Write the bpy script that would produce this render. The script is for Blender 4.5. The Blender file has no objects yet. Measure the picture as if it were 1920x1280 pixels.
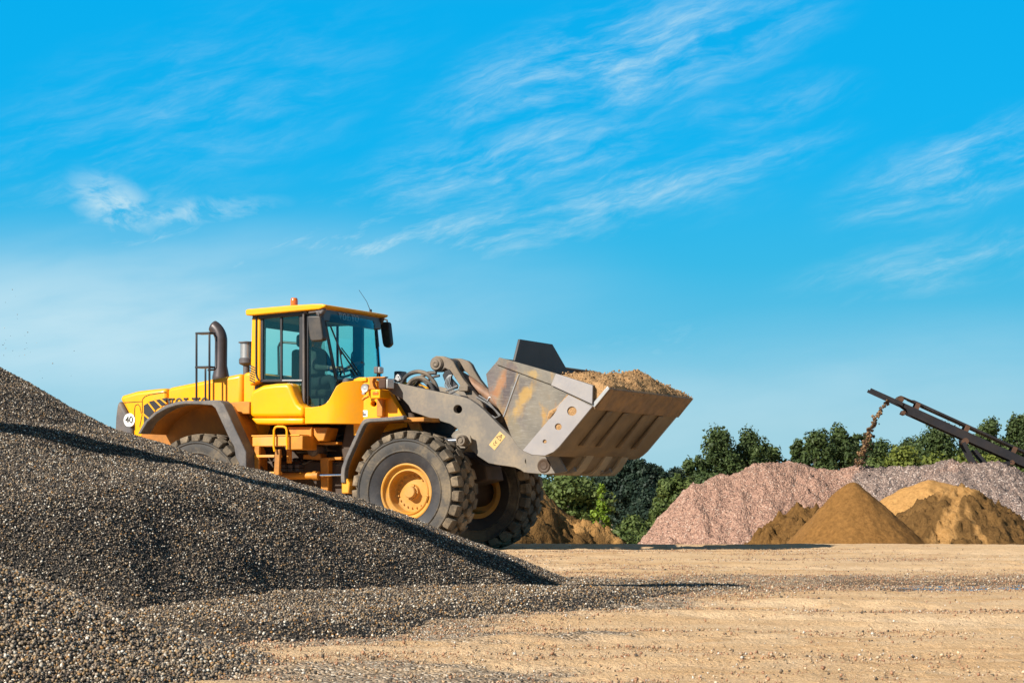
import bpy, bmesh, math, random
import numpy as np
from mathutils import Vector, Matrix, Quaternion
from mathutils.geometry import tessellate_polygon

rad = math.radians
scene = bpy.context.scene
col = scene.collection
random.seed(7)
RNG = np.random.default_rng(11)

# ------------------------------------------------------------------ camera
FPX = 3960.0                       # focal length in pixels of the 1920 wide photograph
PITCH = math.atan(290.0 / FPX)
CAMZ = 0.77
cam_d = bpy.data.cameras.new('camera')
cam = bpy.data.objects.new('camera', cam_d)
col.objects.link(cam)
cam.location = (0, 0, CAMZ)
cam.rotation_euler = (math.pi / 2 + PITCH, 0, 0)
cam_d.sensor_width = 36.0
cam_d.lens = FPX / 1920 * 36
cam_d.clip_start = 0.1
cam_d.clip_end = 5000
scene.camera = cam

# ------------------------------------------------------------------ sun, exposure
SUN_EL = rad(33)
SUN_H = Vector((-0.76, -0.65, 0)).normalized()
SUN = Vector((SUN_H.x * math.cos(SUN_EL), SUN_H.y * math.cos(SUN_EL), math.sin(SUN_EL)))
sun_d = bpy.data.lights.new('sun', 'SUN')
sun_d.energy = 5.0
sun_d.angle = rad(0.5)
sun_d.color = (1.0, 0.93, 0.82)
sun = bpy.data.objects.new('sun', sun_d)
col.objects.link(sun)
sun.rotation_euler = SUN.to_track_quat('Z', 'Y').to_euler()
scene.view_settings.view_transform = 'Standard'
scene.view_settings.look = 'None'
scene.view_settings.exposure = 0.75
scene.view_settings.gamma = 1.0


# ------------------------------------------------------------------ node helper
class NT:
    def __init__(self, tree):
        self.t = tree
        self.n = tree.nodes
        self.l = tree.links

    def node(self, kind, **kw):
        n = self.n.new(kind)
        for k, v in kw.items():
            setattr(n, k, v)
        return n

    def put(self, sock, v):
        if v is None:
            return
        if isinstance(v, bpy.types.NodeSocket):
            self.l.new(v, sock)
        else:
            if sock.type == 'RGBA' and not isinstance(v, (int, float)) and len(v) == 3:
                v = (*v, 1)
            sock.default_value = v

    def math(self, op, a, b=None, c=None, clamp=False):
        n = self.node('ShaderNodeMath', operation=op, use_clamp=clamp)
        for i, v in enumerate((a, b, c)):
            self.put(n.inputs[i], v)
        return n.outputs[0]

    def vmath(self, op, a, b=None):
        n = self.node('ShaderNodeVectorMath', operation=op)
        self.put(n.inputs[0], a)
        if b is not None:
            self.put(n.inputs[1], b)
        return n.outputs[0]

    def noise(self, vec, scale, detail=4, rough=0.5, dist=0.0):
        n = self.node('ShaderNodeTexNoise')
        self.put(n.inputs['Vector'], vec)
        n.inputs['Scale'].default_value = scale
        n.inputs['Detail'].default_value = detail
        n.inputs['Roughness'].default_value = rough
        n.inputs['Distortion'].default_value = dist
        return n.outputs['Fac']

    def voronoi(self, vec, scale, feature='F1', out='Distance', rnd=1.0):
        n = self.node('ShaderNodeTexVoronoi', feature=feature)
        self.put(n.inputs['Vector'], vec)
        n.inputs['Scale'].default_value = scale
        n.inputs['Randomness'].default_value = rnd
        return n.outputs[out]

    def ramp(self, fac, stops, interp='LINEAR'):
        n = self.node('ShaderNodeValToRGB')
        r = n.color_ramp
        r.interpolation = interp
        while len(r.elements) < len(stops):
            r.elements.new(0.5)
        for e, (p, c) in zip(r.elements, stops):
            e.position = p
            if isinstance(c, (int, float)):
                c = (c, c, c)
            e.color = (*c, 1)
        self.put(n.inputs[0], fac)
        return n.outputs[0]

    def mix(self, fac, a, b, blend='MIX'):
        n = self.node('ShaderNodeMix', data_type='RGBA', blend_type=blend)
        self.put(n.inputs[0], fac)
        self.put(n.inputs[6], a)
        self.put(n.inputs[7], b)
        return n.outputs[2]

    def step(self, v, lo, hi):
        n = self.node('ShaderNodeMapRange', interpolation_type='SMOOTHSTEP')
        self.put(n.inputs[0], v)
        n.inputs[1].default_value = lo
        n.inputs[2].default_value = hi
        return n.outputs[0]

    def mapping(self, vec, scale=(1, 1, 1), rot=(0, 0, 0), loc=(0, 0, 0)):
        n = self.node('ShaderNodeMapping')
        self.put(n.inputs[0], vec)
        n.inputs[1].default_value = loc
        n.inputs[2].default_value = rot
        n.inputs[3].default_value = scale
        return n.outputs[0]

    def bump(self, height, strength=0.5, distance=0.02, normal=None):
        n = self.node('ShaderNodeBump')
        n.inputs['Strength'].default_value = strength
        n.inputs['Distance'].default_value = distance
        self.put(n.inputs['Height'], height)
        if normal is not None:
            self.put(n.inputs['Normal'], normal)
        return n.outputs[0]


# ------------------------------------------------------------------ world: sky with cirrus
world = bpy.data.worlds.new('World')
scene.world = world
world.use_nodes = True
W = NT(world.node_tree)
W.n.clear()
sky = W.node('ShaderNodeTexSky', sky_type='NISHITA')
sky.sun_disc = False
sky.sun_elevation = SUN_EL
sky.sun_rotation = math.atan2(SUN_H.x, SUN_H.y)
sky.altitude = 100
sky.air_density = 1.0
sky.dust_density = 0.0
sky.ozone_density = 2.5
geo = W.node('ShaderNodeTexCoord').outputs['Generated']
sep = W.node('ShaderNodeSeparateXYZ')
W.put(sep.inputs[0], geo)
az = W.math('MULTIPLY', W.math('ARCTAN2', sep.outputs[0], sep.outputs[1]), 180 / math.pi)
el = W.math('MULTIPLY', W.math('ARCSINE', sep.outputs[2]), 180 / math.pi)
ang = W.node('ShaderNodeCombineXYZ')
W.put(ang.inputs[0], az)
W.put(ang.inputs[1], el)
ang = ang.outputs[0]
hs = W.node('ShaderNodeHueSaturation')
hs.inputs['Saturation'].default_value = 1.45
hs.inputs['Value'].default_value = 1.0
W.put(hs.inputs['Color'], sky.outputs[0])
# deeper blue overhead, paler cyan blue towards the horizon, as on this very clear day
grade = W.ramp(W.math('DIVIDE', el, 40.0, clamp=True), [(0.0, (0.29, 0.585, 0.71)), (0.05, (0.27, 0.575, 0.715)), (0.095, (0.11, 0.51, 0.745)), (0.155, (0.03, 0.47, 0.78)),
                                                      (0.23, (0.0, 0.445, 0.855)), (0.33, (0.0, 0.42, 0.85)), (0.6, (0.13, 0.18, 0.26)), (1.0, (0.11, 0.135, 0.175))])
skycol = W.mix(0.97, hs.outputs[0], W.vmath('MULTIPLY', grade, (6.0, 6.0, 6.0)))


def pix_dir(px, py):
    """azimuth and elevation in degrees of a photo pixel"""
    f = Vector((0, math.cos(PITCH), math.sin(PITCH)))
    u = Vector((0, -math.sin(PITCH), math.cos(PITCH)))
    d = f + Vector((1, 0, 0)) * ((px - 960) / FPX) - u * ((py - 640) / FPX)
    d.normalize()
    return math.degrees(math.atan2(d.x, d.y)), math.degrees(math.asin(d.z))


def patch(cx, cy, rx, ry, rot):
    """soft ellipse of cloud cover round a direction of the sky; radii in photo pixels"""
    a, e = pix_dir(cx, cy)
    k = math.degrees(1 / FPX)
    m = W.node('ShaderNodeMapping', vector_type='TEXTURE')
    W.put(m.inputs[0], ang)
    m.inputs[1].default_value = (a, e, 0)
    m.inputs[2].default_value = (0, 0, rad(rot))
    m.inputs[3].default_value = (rx * k, ry * k, 1)
    ln = W.node('ShaderNodeVectorMath', operation='LENGTH')
    W.put(ln.inputs[0], m.outputs[0])
    return W.step(ln.outputs['Value'], 1.0, 0.0)


warp = W.node('ShaderNodeTexNoise')
W.put(warp.inputs['Vector'], ang)
warp.inputs['Scale'].default_value = 0.35
warp.inputs['Detail'].default_value = 3
wv = W.vmath('MULTIPLY', W.vmath('SUBTRACT', warp.outputs['Color'], (0.5, 0.5, 0.5)), (1.6, 0.7, 0))
angw = W.vmath('ADD', ang, wv)


def along(vec, lx, ly, rot):
    # coordinates measured along and across a direction of the sky, in units of lx and ly degrees
    m = W.node('ShaderNodeMapping', vector_type='TEXTURE')
    W.put(m.inputs[0], vec)
    m.inputs[2].default_value = (0, 0, rad(rot))
    m.inputs[3].default_value = (lx, ly, 1)
    return m.outputs[0]


streak = W.noise(along(angw, 3.4, 0.80, 14), 1.0, 12, 0.66, 0.25)
fine = W.noise(along(angw, 1.5, 0.26, 22), 1.0, 10, 0.7, 0.5)
haze_n = W.noise(along(angw, 8.0, 2.0, 8), 1.0, 6, 0.5)
cl = None
for args, k in (((1160, 120, 520, 150, 16), 1.0), ((950, 310, 460, 110, 12), 0.8), ((1180, 365, 520, 80, 14), 0.85),
                ((240, 400, 240, 110, -12), 0.75), ((1800, 320, 330, 110, 18), 0.8), ((760, 450, 800, 90, 7), 0.85),
                ((1780, 490, 400, 80, 10), 0.55), ((330, 230, 600, 230, 20), 0.26), ((1420, 200, 260, 70, 10), 0.4), ((1300, 640, 600, 60, 4), 0.3)):
    p = W.math('MULTIPLY', patch(*args), k)
    cl = p if cl is None else W.math('MAXIMUM', cl, p)
wisp = W.math('MULTIPLY', W.step(streak, 0.36, 0.72), W.math('ADD', 0.3, W.math('MULTIPLY', W.step(fine, 0.3, 0.7), 0.7)))
wisp = W.math('MULTIPLY', wisp, cl)
veil = None
for args, k in (((150, 620, 1250, 270, 3), 0.85), ((900, 790, 1800, 220, 0), 0.5), ((1700, 700, 800, 150, 0), 0.4)):
    p = W.math('MULTIPLY', patch(*args), k)
    veil = p if veil is None else W.math('MAXIMUM', veil, p)
veil = W.math('MULTIPLY', veil, W.math('ADD', 0.5, W.math('MULTIPLY', W.step(haze_n, 0.3, 0.68), 0.6)))
puff = W.math('MULTIPLY', W.math('MAXIMUM', patch(215, 385, 130, 70, -25), W.math('MULTIPLY', patch(330, 400, 260, 40, 6), 0.7)),
              W.step(W.noise(along(angw, 1.1, 0.55, -10), 1.0, 9, 0.62, 0.3), 0.34, 0.66))
wisp = W.math('MAXIMUM', wisp, W.math('MULTIPLY', puff, 0.95))
cloud = W.math('MULTIPLY', W.math('MAXIMUM', wisp, veil), 1.0, clamp=True)
CLOUD_COL = (3.3, 4.7, 5.3)
skyc = W.mix(cloud, skycol, CLOUD_COL)
bg = W.node('ShaderNodeBackground')
bg.inputs['Strength'].default_value = 0.1
W.put(bg.inputs['Color'], skyc)
wo = W.node('ShaderNodeOutputWorld')
W.put(wo.inputs[0], bg.outputs[0])


# ------------------------------------------------------------------ photogrammetry: photo pixel -> place on a known plane
_f = Vector((0, math.cos(PITCH), math.sin(PITCH)))
_u = Vector((0, -math.sin(PITCH), math.cos(PITCH)))


def ray(px, py):
    return _f + Vector((1, 0, 0)) * ((px - 960) / FPX) - _u * ((py - 640) / FPX)


def WP(px, py, d):
    """world point at distance d (world y) seen at that pixel"""
    r = ray(px, py)
    return Vector((0, 0, CAMZ)) + r * (d / r.y)


TH = rad(25)
P0 = Vector((-0.907, 31.337, 0))
RL = Matrix.Rotation(-TH, 3, 'Z')
RLI = RL.transposed()
_o = RLI @ (Vector((0, 0, CAMZ)) - P0)


def L(px, py, Y):
    """loader coordinates (x forward, z up) on the loader's plane y = Y"""
    d = RLI @ ray(px, py)
    t = (Y - _o.y) / d.y
    return (_o.x + d.x * t, _o.z + d.z * t)


def LX(px, py, X):
    d = RLI @ ray(px, py)
    t = (X - _o.x) / d.x
    return (_o.y + d.y * t, _o.z + d.z * t)


def LP(pts, Y):
    return [L(a, b, Y) for a, b in pts]


# ------------------------------------------------------------------ mesh building
class MB:
    def __init__(self):
        self.v, self.f, self.mi = [], [], []
        self.m = 0

    def add(self, vs, fs):
        b = len(self.v)
        self.v.extend(tuple(p) for p in vs)
        self.f.extend(tuple(i + b for i in f) for f in fs)
        self.mi.extend([self.m] * len(fs))
        return self

    def box(self, x0, x1, y0, y1, z0, z1):
        vs = [(x, y, z) for x in (x0, x1) for y in (y0, y1) for z in (z0, z1)]
        return self.add(vs, [(0, 1, 3, 2), (4, 6, 7, 5), (0, 4, 5, 1), (2, 3, 7, 6), (0, 2, 6, 4), (1, 5, 7, 3)])

    def plate(self, pts, y0, y1, holes=(), axis='Y'):
        """polygon with holes, extruded; pts are (x,z) for axis Y, (y,z) for axis X, (x,y) for axis Z"""
        loops = [list(pts)] + [list(h) for h in holes]

        def P(p, w):
            if axis == 'Y':
                return (p[0], w, p[1])
            if axis == 'X':
                return (w, p[0], p[1])
            return (p[0], p[1], w)
        flat = [p for lp in loops for p in lp]
        n = len(flat)
        tris = []
        if len(loops) > 1:
            bm = bmesh.new()
            bvs, bes, b0 = [bm.verts.new((p[0], p[1], 0)) for p in flat], [], 0
            for lp in loops:
                k = len(lp)
                bes += [bm.edges.new((bvs[b0 + i], bvs[b0 + (i + 1) % k])) for i in range(k)]
                b0 += k
            bm.verts.index_update()
            bmesh.ops.triangle_fill(bm, use_beauty=True, use_dissolve=False, edges=bes)
            tris = [[v.index for v in f.verts] for f in bm.faces]
            bm.free()
        vs = [P(p, y0) for p in flat] + [P(p, y1) for p in flat]
        if len(loops) == 1:
            fs = [tuple(range(n)), tuple(range(2 * n - 1, n - 1, -1))]
        else:
            fs = [tuple(t) for t in tris] + [tuple(i + n for i in reversed(t)) for t in tris]
        b = 0
        for lp in loops:
            k = len(lp)
            for i in range(k):
                j = (i + 1) % k
                fs.append((b + j, b + i, b + i + n, b + j + n))
            b += k
        return self.add(vs, fs)

    def tube(self, pts, r, n=8, caps=True):
        pts = [Vector(p) for p in pts]
        rs = r if isinstance(r, (list, tuple)) else [r] * len(pts)
        t0 = (pts[1] - pts[0]).normalized()
        nrm = t0.orthogonal().normalized()
        vs = []
        for i, p in enumerate(pts):
            if i == 0:
                t = (pts[1] - p)
            elif i == len(pts) - 1:
                t = (p - pts[i - 1])
            else:
                t = (pts[i + 1] - p).normalized() + (p - pts[i - 1]).normalized()
            t.normalize()
            nrm = (nrm - t * nrm.dot(t)).normalized()
            bn = t.cross(nrm)
            for k in range(n):
                a = 2 * math.pi * k / n
                vs.append(p + (nrm * math.cos(a) + bn * math.sin(a)) * rs[i])
        fs = []
        for i in range(len(pts) - 1):
            for k in range(n):
                k2 = (k + 1) % n
                fs.append((i * n + k, i * n + k2, (i + 1) * n + k2, (i + 1) * n + k))
        if caps:
            fs.append(tuple(range(n - 1, -1, -1)))
            fs.append(tuple((len(pts) - 1) * n + k for k in range(n)))
        return self.add(vs, fs)

    def lathe(self, prof, n=32, axis='Y', c=(0, 0, 0)):
        """prof: (radius, along) list turned about an axis"""
        vs = []
        for r, a in prof:
            for k in range(n):
                t = 2 * math.pi * k / n
                x, z = r * math.cos(t), r * math.sin(t)
                if axis == 'Y':
                    vs.append((c[0] + x, c[1] + a, c[2] + z))
                elif axis == 'X':
                    vs.append((c[0] + a, c[1] + x, c[2] + z))
                else:
                    vs.append((c[0] + x, c[1] + z, c[2] + a))
        fs = []
        for i in range(len(prof) - 1):
            for k in range(n):
                k2 = (k + 1) % n
                fs.append((i * n + k, i * n + k2, (i + 1) * n + k2, (i + 1) * n + k))
        return self.add(vs, fs)

    def quad_strip(self, a, b):
        """sheet between two point rows"""
        n = len(a)
        return self.add(list(a) + list(b), [(i, i + 1, n + i + 1, n + i) for i in range(n - 1)])

    def build(self, name, mats, parent=None, bevel=0.0, seg=2, angle=35, loc=None, rotz=None, label=None, fix=True):
        me = bpy.data.meshes.new(name)
        me.from_pydata(self.v, [], self.f)
        mats = mats if isinstance(mats, (list, tuple)) else [mats]
        for m in mats:
            me.materials.append(m)
        if any(self.mi):
            me.polygons.foreach_set('material_index', self.mi)
        if fix:
            bm = bmesh.new()
            bm.from_mesh(me)
            bmesh.ops.recalc_face_normals(bm, faces=bm.faces)
            bm.to_mesh(me)
            bm.free()
        me.polygons.foreach_set('use_smooth', [True] * len(me.polygons))
        me.set_sharp_from_angle(angle=rad(angle))
        o = bpy.data.objects.new(name, me)
        col.objects.link(o)
        if parent is not None:
            o.parent = parent
        if loc is not None:
            o.location = loc
        if rotz is not None:
            o.rotation_euler = (0, 0, rotz)
        if bevel:
            md = o.modifiers.new('bevel', 'BEVEL')
            md.width = bevel
            md.segments = seg
            md.limit_method = 'ANGLE'
            md.angle_limit = rad(35)
            md.harden_normals = False
        if label:
            o['label'] = label
        return o


def tag(o, label, cat, group=None, kind=None):
    o['label'] = label
    o['category'] = cat
    if group:
        o['group'] = group
    if kind:
        o['kind'] = kind
    return o


def empty(name, loc=(0, 0, 0), rz=0.0):
    o = bpy.data.objects.new(name, None)
    col.objects.link(o)
    o.location = loc
    o.rotation_euler = (0, 0, rz)
    o.empty_display_size = 0.3
    return o


def np_mesh(name, V, F, mat, parent=None, smooth=True, colors=None):
    """mesh straight from numpy arrays, F of shape (n, k)"""
    me = bpy.data.meshes.new(name)
    n, k = F.shape
    me.vertices.add(len(V))
    me.vertices.foreach_set('co', np.ascontiguousarray(V, dtype=np.float32).ravel())
    me.loops.add(n * k)
    me.loops.foreach_set('vertex_index', np.ascontiguousarray(F, dtype=np.int32).ravel())
    me.polygons.add(n)
    me.polygons.foreach_set('loop_start', np.arange(0, n * k, k, dtype=np.int32))
    me.polygons.foreach_set('use_smooth', np.full(n, smooth, dtype=bool))
    me.update(calc_edges=True)
    if colors is not None:
        at = me.color_attributes.new('tint', 'FLOAT_COLOR', 'POINT')
        c = np.ones((len(V), 4), dtype=np.float32)
        c[:, :colors.shape[1]] = colors
        at.data.foreach_set('color', c.ravel())
    me.materials.append(mat)
    o = bpy.data.objects.new(name, me)
    col.objects.link(o)
    if parent is not None:
        o.parent = parent
    return o


# ------------------------------------------------------------------ numpy noise
_perm = np.random.default_rng(3).random((256, 256))


def vnoise(x, y):
    xi = np.floor(x).astype(int)
    yi = np.floor(y).astype(int)
    fx, fy = x - xi, y - yi
    fx = fx * fx * (3 - 2 * fx)
    fy = fy * fy * (3 - 2 * fy)
    g = lambda a, b: _perm[a & 255, b & 255]
    return (g(xi, yi) * (1 - fx) + g(xi + 1, yi) * fx) * (1 - fy) + (g(xi, yi + 1) * (1 - fx) + g(xi + 1, yi + 1) * fx) * fy - 0.5


def fbm(x, y, octv=4, gain=0.5):
    s, a, out = 1.0, 1.0, 0.0
    for k in range(octv):
        out = out + a * vnoise(x * s + 17.3 * k, y * s + 9.1 * k)
        s *= 2.03
        a *= gain
    return out


def sstep(a, b, x):
    t = np.clip((x - a) / (b - a), 0, 1)
    return t * t * (3 - 2 * t)


# ------------------------------------------------------------------ materials
def new_mat(name):
    m = bpy.data.materials.new(name)
    m.use_nodes = True
    t = NT(m.node_tree)
    p = t.n['Principled BSDF']
    return m, t, p


def simple(name, c, rough=0.5, metal=0.0, var=0.12, scale=6.0, bump=0.0, spec=0.5, dust=None, dust_amt=0.0, coat=0.0):
    m, t, p = new_mat(name)
    oc = t.node('ShaderNodeTexCoord').outputs['Object']
    n = t.noise(oc, scale, 5, 0.6)
    lo = tuple(x * (1 - var) for x in c)
    hi = tuple(min(1, x * (1 + var)) for x in c)
    cc = t.ramp(n, [(0.3, lo), (0.7, hi)])
    if dust:
        d = t.noise(oc, scale * 0.45, 6, 0.65)
        g = t.noise(oc, scale * 7, 3, 0.6)
        fac = t.math('MULTIPLY', t.step(t.math('ADD', d, t.math('MULTIPLY', g, 0.25)), 0.5, 0.85), dust_amt, clamp=True)
        cc = t.mix(fac, cc, dust)
        rg = t.math('ADD', rough, t.math('MULTIPLY', fac, 0.4), clamp=True)
        t.put(p.inputs['Roughness'], rg)
    else:
        p.inputs['Roughness'].default_value = rough
    t.put(p.inputs['Base Color'], cc)
    p.inputs['Metallic'].default_value = metal
    p.inputs['Specular IOR Level'].default_value = spec
    if coat:
        p.inputs['Coat Weight'].default_value = coat
        p.inputs['Coat Roughness'].default_value = 0.15
    if bump:
        t.put(p.inputs['Normal'], t.bump(t.noise(oc, scale * 8, 4, 0.6), bump, 0.01))
    return m


DUST = (0.36, 0.26, 0.16)
M = {}
M['yellow'] = simple('yellow_paint', (0.83, 0.355, 0.0), 0.38, var=0.05, scale=3, dust=(0.50,0.28,0.06), dust_amt=0.3, spec=0.3, coat=0.1)
M['yellow_dusty'] = simple('dusty_yellow_paint', (0.72, 0.31, 0.012), 0.5, var=0.1, scale=4, dust=DUST, dust_amt=0.5)
M['rim'] = simple('rim_paint', (0.50, 0.225, 0.018), 0.6, var=0.18, scale=4, dust=(0.40, 0.25, 0.10), dust_amt=0.8)
M['fender_inner'] = simple('fender_inner_shade', (0.40, 0.14, 0.006), 0.6, var=0.2, scale=4, dust=(0.16, 0.09, 0.04), dust_amt=0.6)  # dark base and dust put the wheel arch shade into the colour
M['orange'] = simple('frame_paint', (0.50, 0.19, 0.008), 0.55, var=0.2, scale=4, dust=(0.12, 0.08, 0.05), dust_amt=0.6)
M['dark_frame'] = simple('dark_frame_and_shade', (0.05, 0.03, 0.018), 0.7, var=0.4, scale=5)  # near-black frame colour, also used to fill shaded gaps around the arms
M['black'] = simple('black_paint', (0.018, 0.017, 0.02), 0.4, var=0.3, scale=5)
M['charcoal'] = simple('charcoal_plastic', (0.075, 0.07, 0.075), 0.55, var=0.15, scale=5, dust=DUST, dust_amt=0.25)
M['fender_rubber'] = simple('fender_rubber', (0.075, 0.072, 0.075), 0.6, var=0.2, scale=6, dust=(0.3, 0.25, 0.2), dust_amt=0.45, bump=0.2)
M['mirror'] = simple('mirror_housing', (0.012, 0.011, 0.013), 0.5, var=0.2, scale=5, dust=DUST, dust_amt=0.12)
M['exhaust'] = simple('exhaust_steel', (0.06, 0.05, 0.052), 0.42, metal=0.3, var=0.2, scale=5)
M['tyre'] = simple('tyre_rubber', (0.036, 0.034, 0.033), 0.68, var=0.3, scale=4, dust=(0.22, 0.17, 0.11), dust_amt=0.8, bump=0.15)
M['groove'] = simple('tread_groove', (0.022, 0.018, 0.014), 0.9, var=0.3, scale=6)  # darker than the tyre rubber: groove shade put into the colour
M['sidewall'] = simple('inner_sidewall', (0.017, 0.017, 0.021), 0.55, var=0.25, scale=5, dust=(0.10, 0.085, 0.07), dust_amt=0.35, bump=0.1)
M['tread'] = simple('tread_rubber', (0.075, 0.06, 0.043), 0.85, var=0.3, scale=5, dust=(0.31, 0.235, 0.155), dust_amt=0.9, bump=0.25)
M['arm'] = simple('arm_paint', (0.135, 0.12, 0.105), 0.55, var=0.1, scale=3, dust=(0.32, 0.255, 0.175), dust_amt=0.7, bump=0.1)
M['lever'] = simple('lever_paint', (0.125, 0.10, 0.078), 0.6, var=0.3, scale=5, dust=(0.28, 0.21, 0.135), dust_amt=0.6, bump=0.1)
M['rusty'] = simple('rusty_steel', (0.24, 0.13, 0.075), 0.6, metal=0.2, var=0.3, scale=8, dust=(0.3, 0.27, 0.25), dust_amt=0.6)
M['chrome'] = simple('chrome', (0.75, 0.76, 0.78), 0.12, metal=1.0, var=0.02)
M['steel'] = simple('bare_steel', (0.42, 0.41, 0.40), 0.38, metal=0.7, var=0.1, scale=6)
M['hose'] = simple('hose_rubber', (0.035, 0.034, 0.035), 0.5, var=0.2, scale=8, dust=DUST, dust_amt=0.4)
M['lamp_glass'] = simple('lamp_glass', (0.75, 0.75, 0.72), 0.1, var=0.05)
M['amber'] = simple('amber_lens', (0.55, 0.13, 0.008), 0.2, var=0.1, coat=0.5)
M['white'] = simple('white_sticker', (0.8, 0.8, 0.78), 0.5, var=0.03)
M['sticker'] = simple('warning_sticker', (0.58, 0.38, 0.12), 0.6, var=0.12, scale=8, dust=(0.4, 0.32, 0.2), dust_amt=0.4)
M['text'] = simple('lettering', (0.03, 0.026, 0.02), 0.5, var=0.1)
M['text_grey'] = simple('header_lettering', (0.34, 0.37, 0.40), 0.5, var=0.1)
M['spill'] = simple('spill_guard_shade', (0.022, 0.022, 0.026), 0.6, var=0.25, scale=3)  # near-black colour carries the shade on the face turned from the sun
M['seat'] = simple('seat_fabric', (0.03, 0.03, 0.032), 0.9, var=0.2)
M['interior'] = simple('interior_plastic', (0.06, 0.062, 0.065), 0.7, var=0.2)
M['skin'] = simple('skin', (0.46, 0.24, 0.16), 0.55, var=0.06)
M['hair'] = simple('hair', (0.03, 0.02, 0.014), 0.7, var=0.3, scale=40)
M['shirt'] = simple('work_shirt', (0.10, 0.11, 0.125), 0.9, var=0.15, scale=12)
M['trousers'] = simple('work_trousers', (0.03, 0.035, 0.05), 0.9, var=0.15)
M['vest'] = simple('dark_vest', (0.06, 0.055, 0.05), 0.85, var=0.2)
M['conv'] = simple('conveyor_steel', (0.010, 0.0095, 0.013), 0.55, metal=0.2, var=0.3, scale=2, dust=(0.06, 0.035, 0.022), dust_amt=0.2)
M['conv_rust'] = simple('rusty_brackets', (0.07, 0.032, 0.016), 0.8, var=0.4, scale=3)
M['belt'] = simple('conveyor_belt', (0.03, 0.024, 0.02), 0.8, var=0.3, scale=2, dust=(0.1, 0.06, 0.03), dust_amt=0.7)


def glass(name, tint, gloss=1.0):
    m, t, p = new_mat(name)
    t.n.remove(p)
    tr = t.node('ShaderNodeBsdfTransparent')
    tr.inputs[0].default_value = (*tint, 1)
    gl = t.node('ShaderNodeBsdfGlossy')
    gl.inputs['Roughness'].default_value = 0.02
    gl.inputs[0].default_value = (gloss, gloss, gloss, 1)
    fr = t.node('ShaderNodeFresnel')
    fr.inputs[0].default_value = 1.5
    mx = t.node('ShaderNodeMixShader')
    t.put(mx.inputs[0], fr.outputs[0])
    t.put(mx.inputs[1], tr.outputs[0])
    t.put(mx.inputs[2], gl.outputs[0])
    t.put(t.n['Material Output'].inputs[0], mx.outputs[0])
    return m


M['glass'] = glass('tinted_glass', (0.74, 0.95, 0.86))
M['glass_front'] = glass('windscreen_glass', (0.64, 0.89, 0.88))
M['glass_dark'] = glass('smoky_glass', (0.66, 0.74, 0.70))


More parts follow.
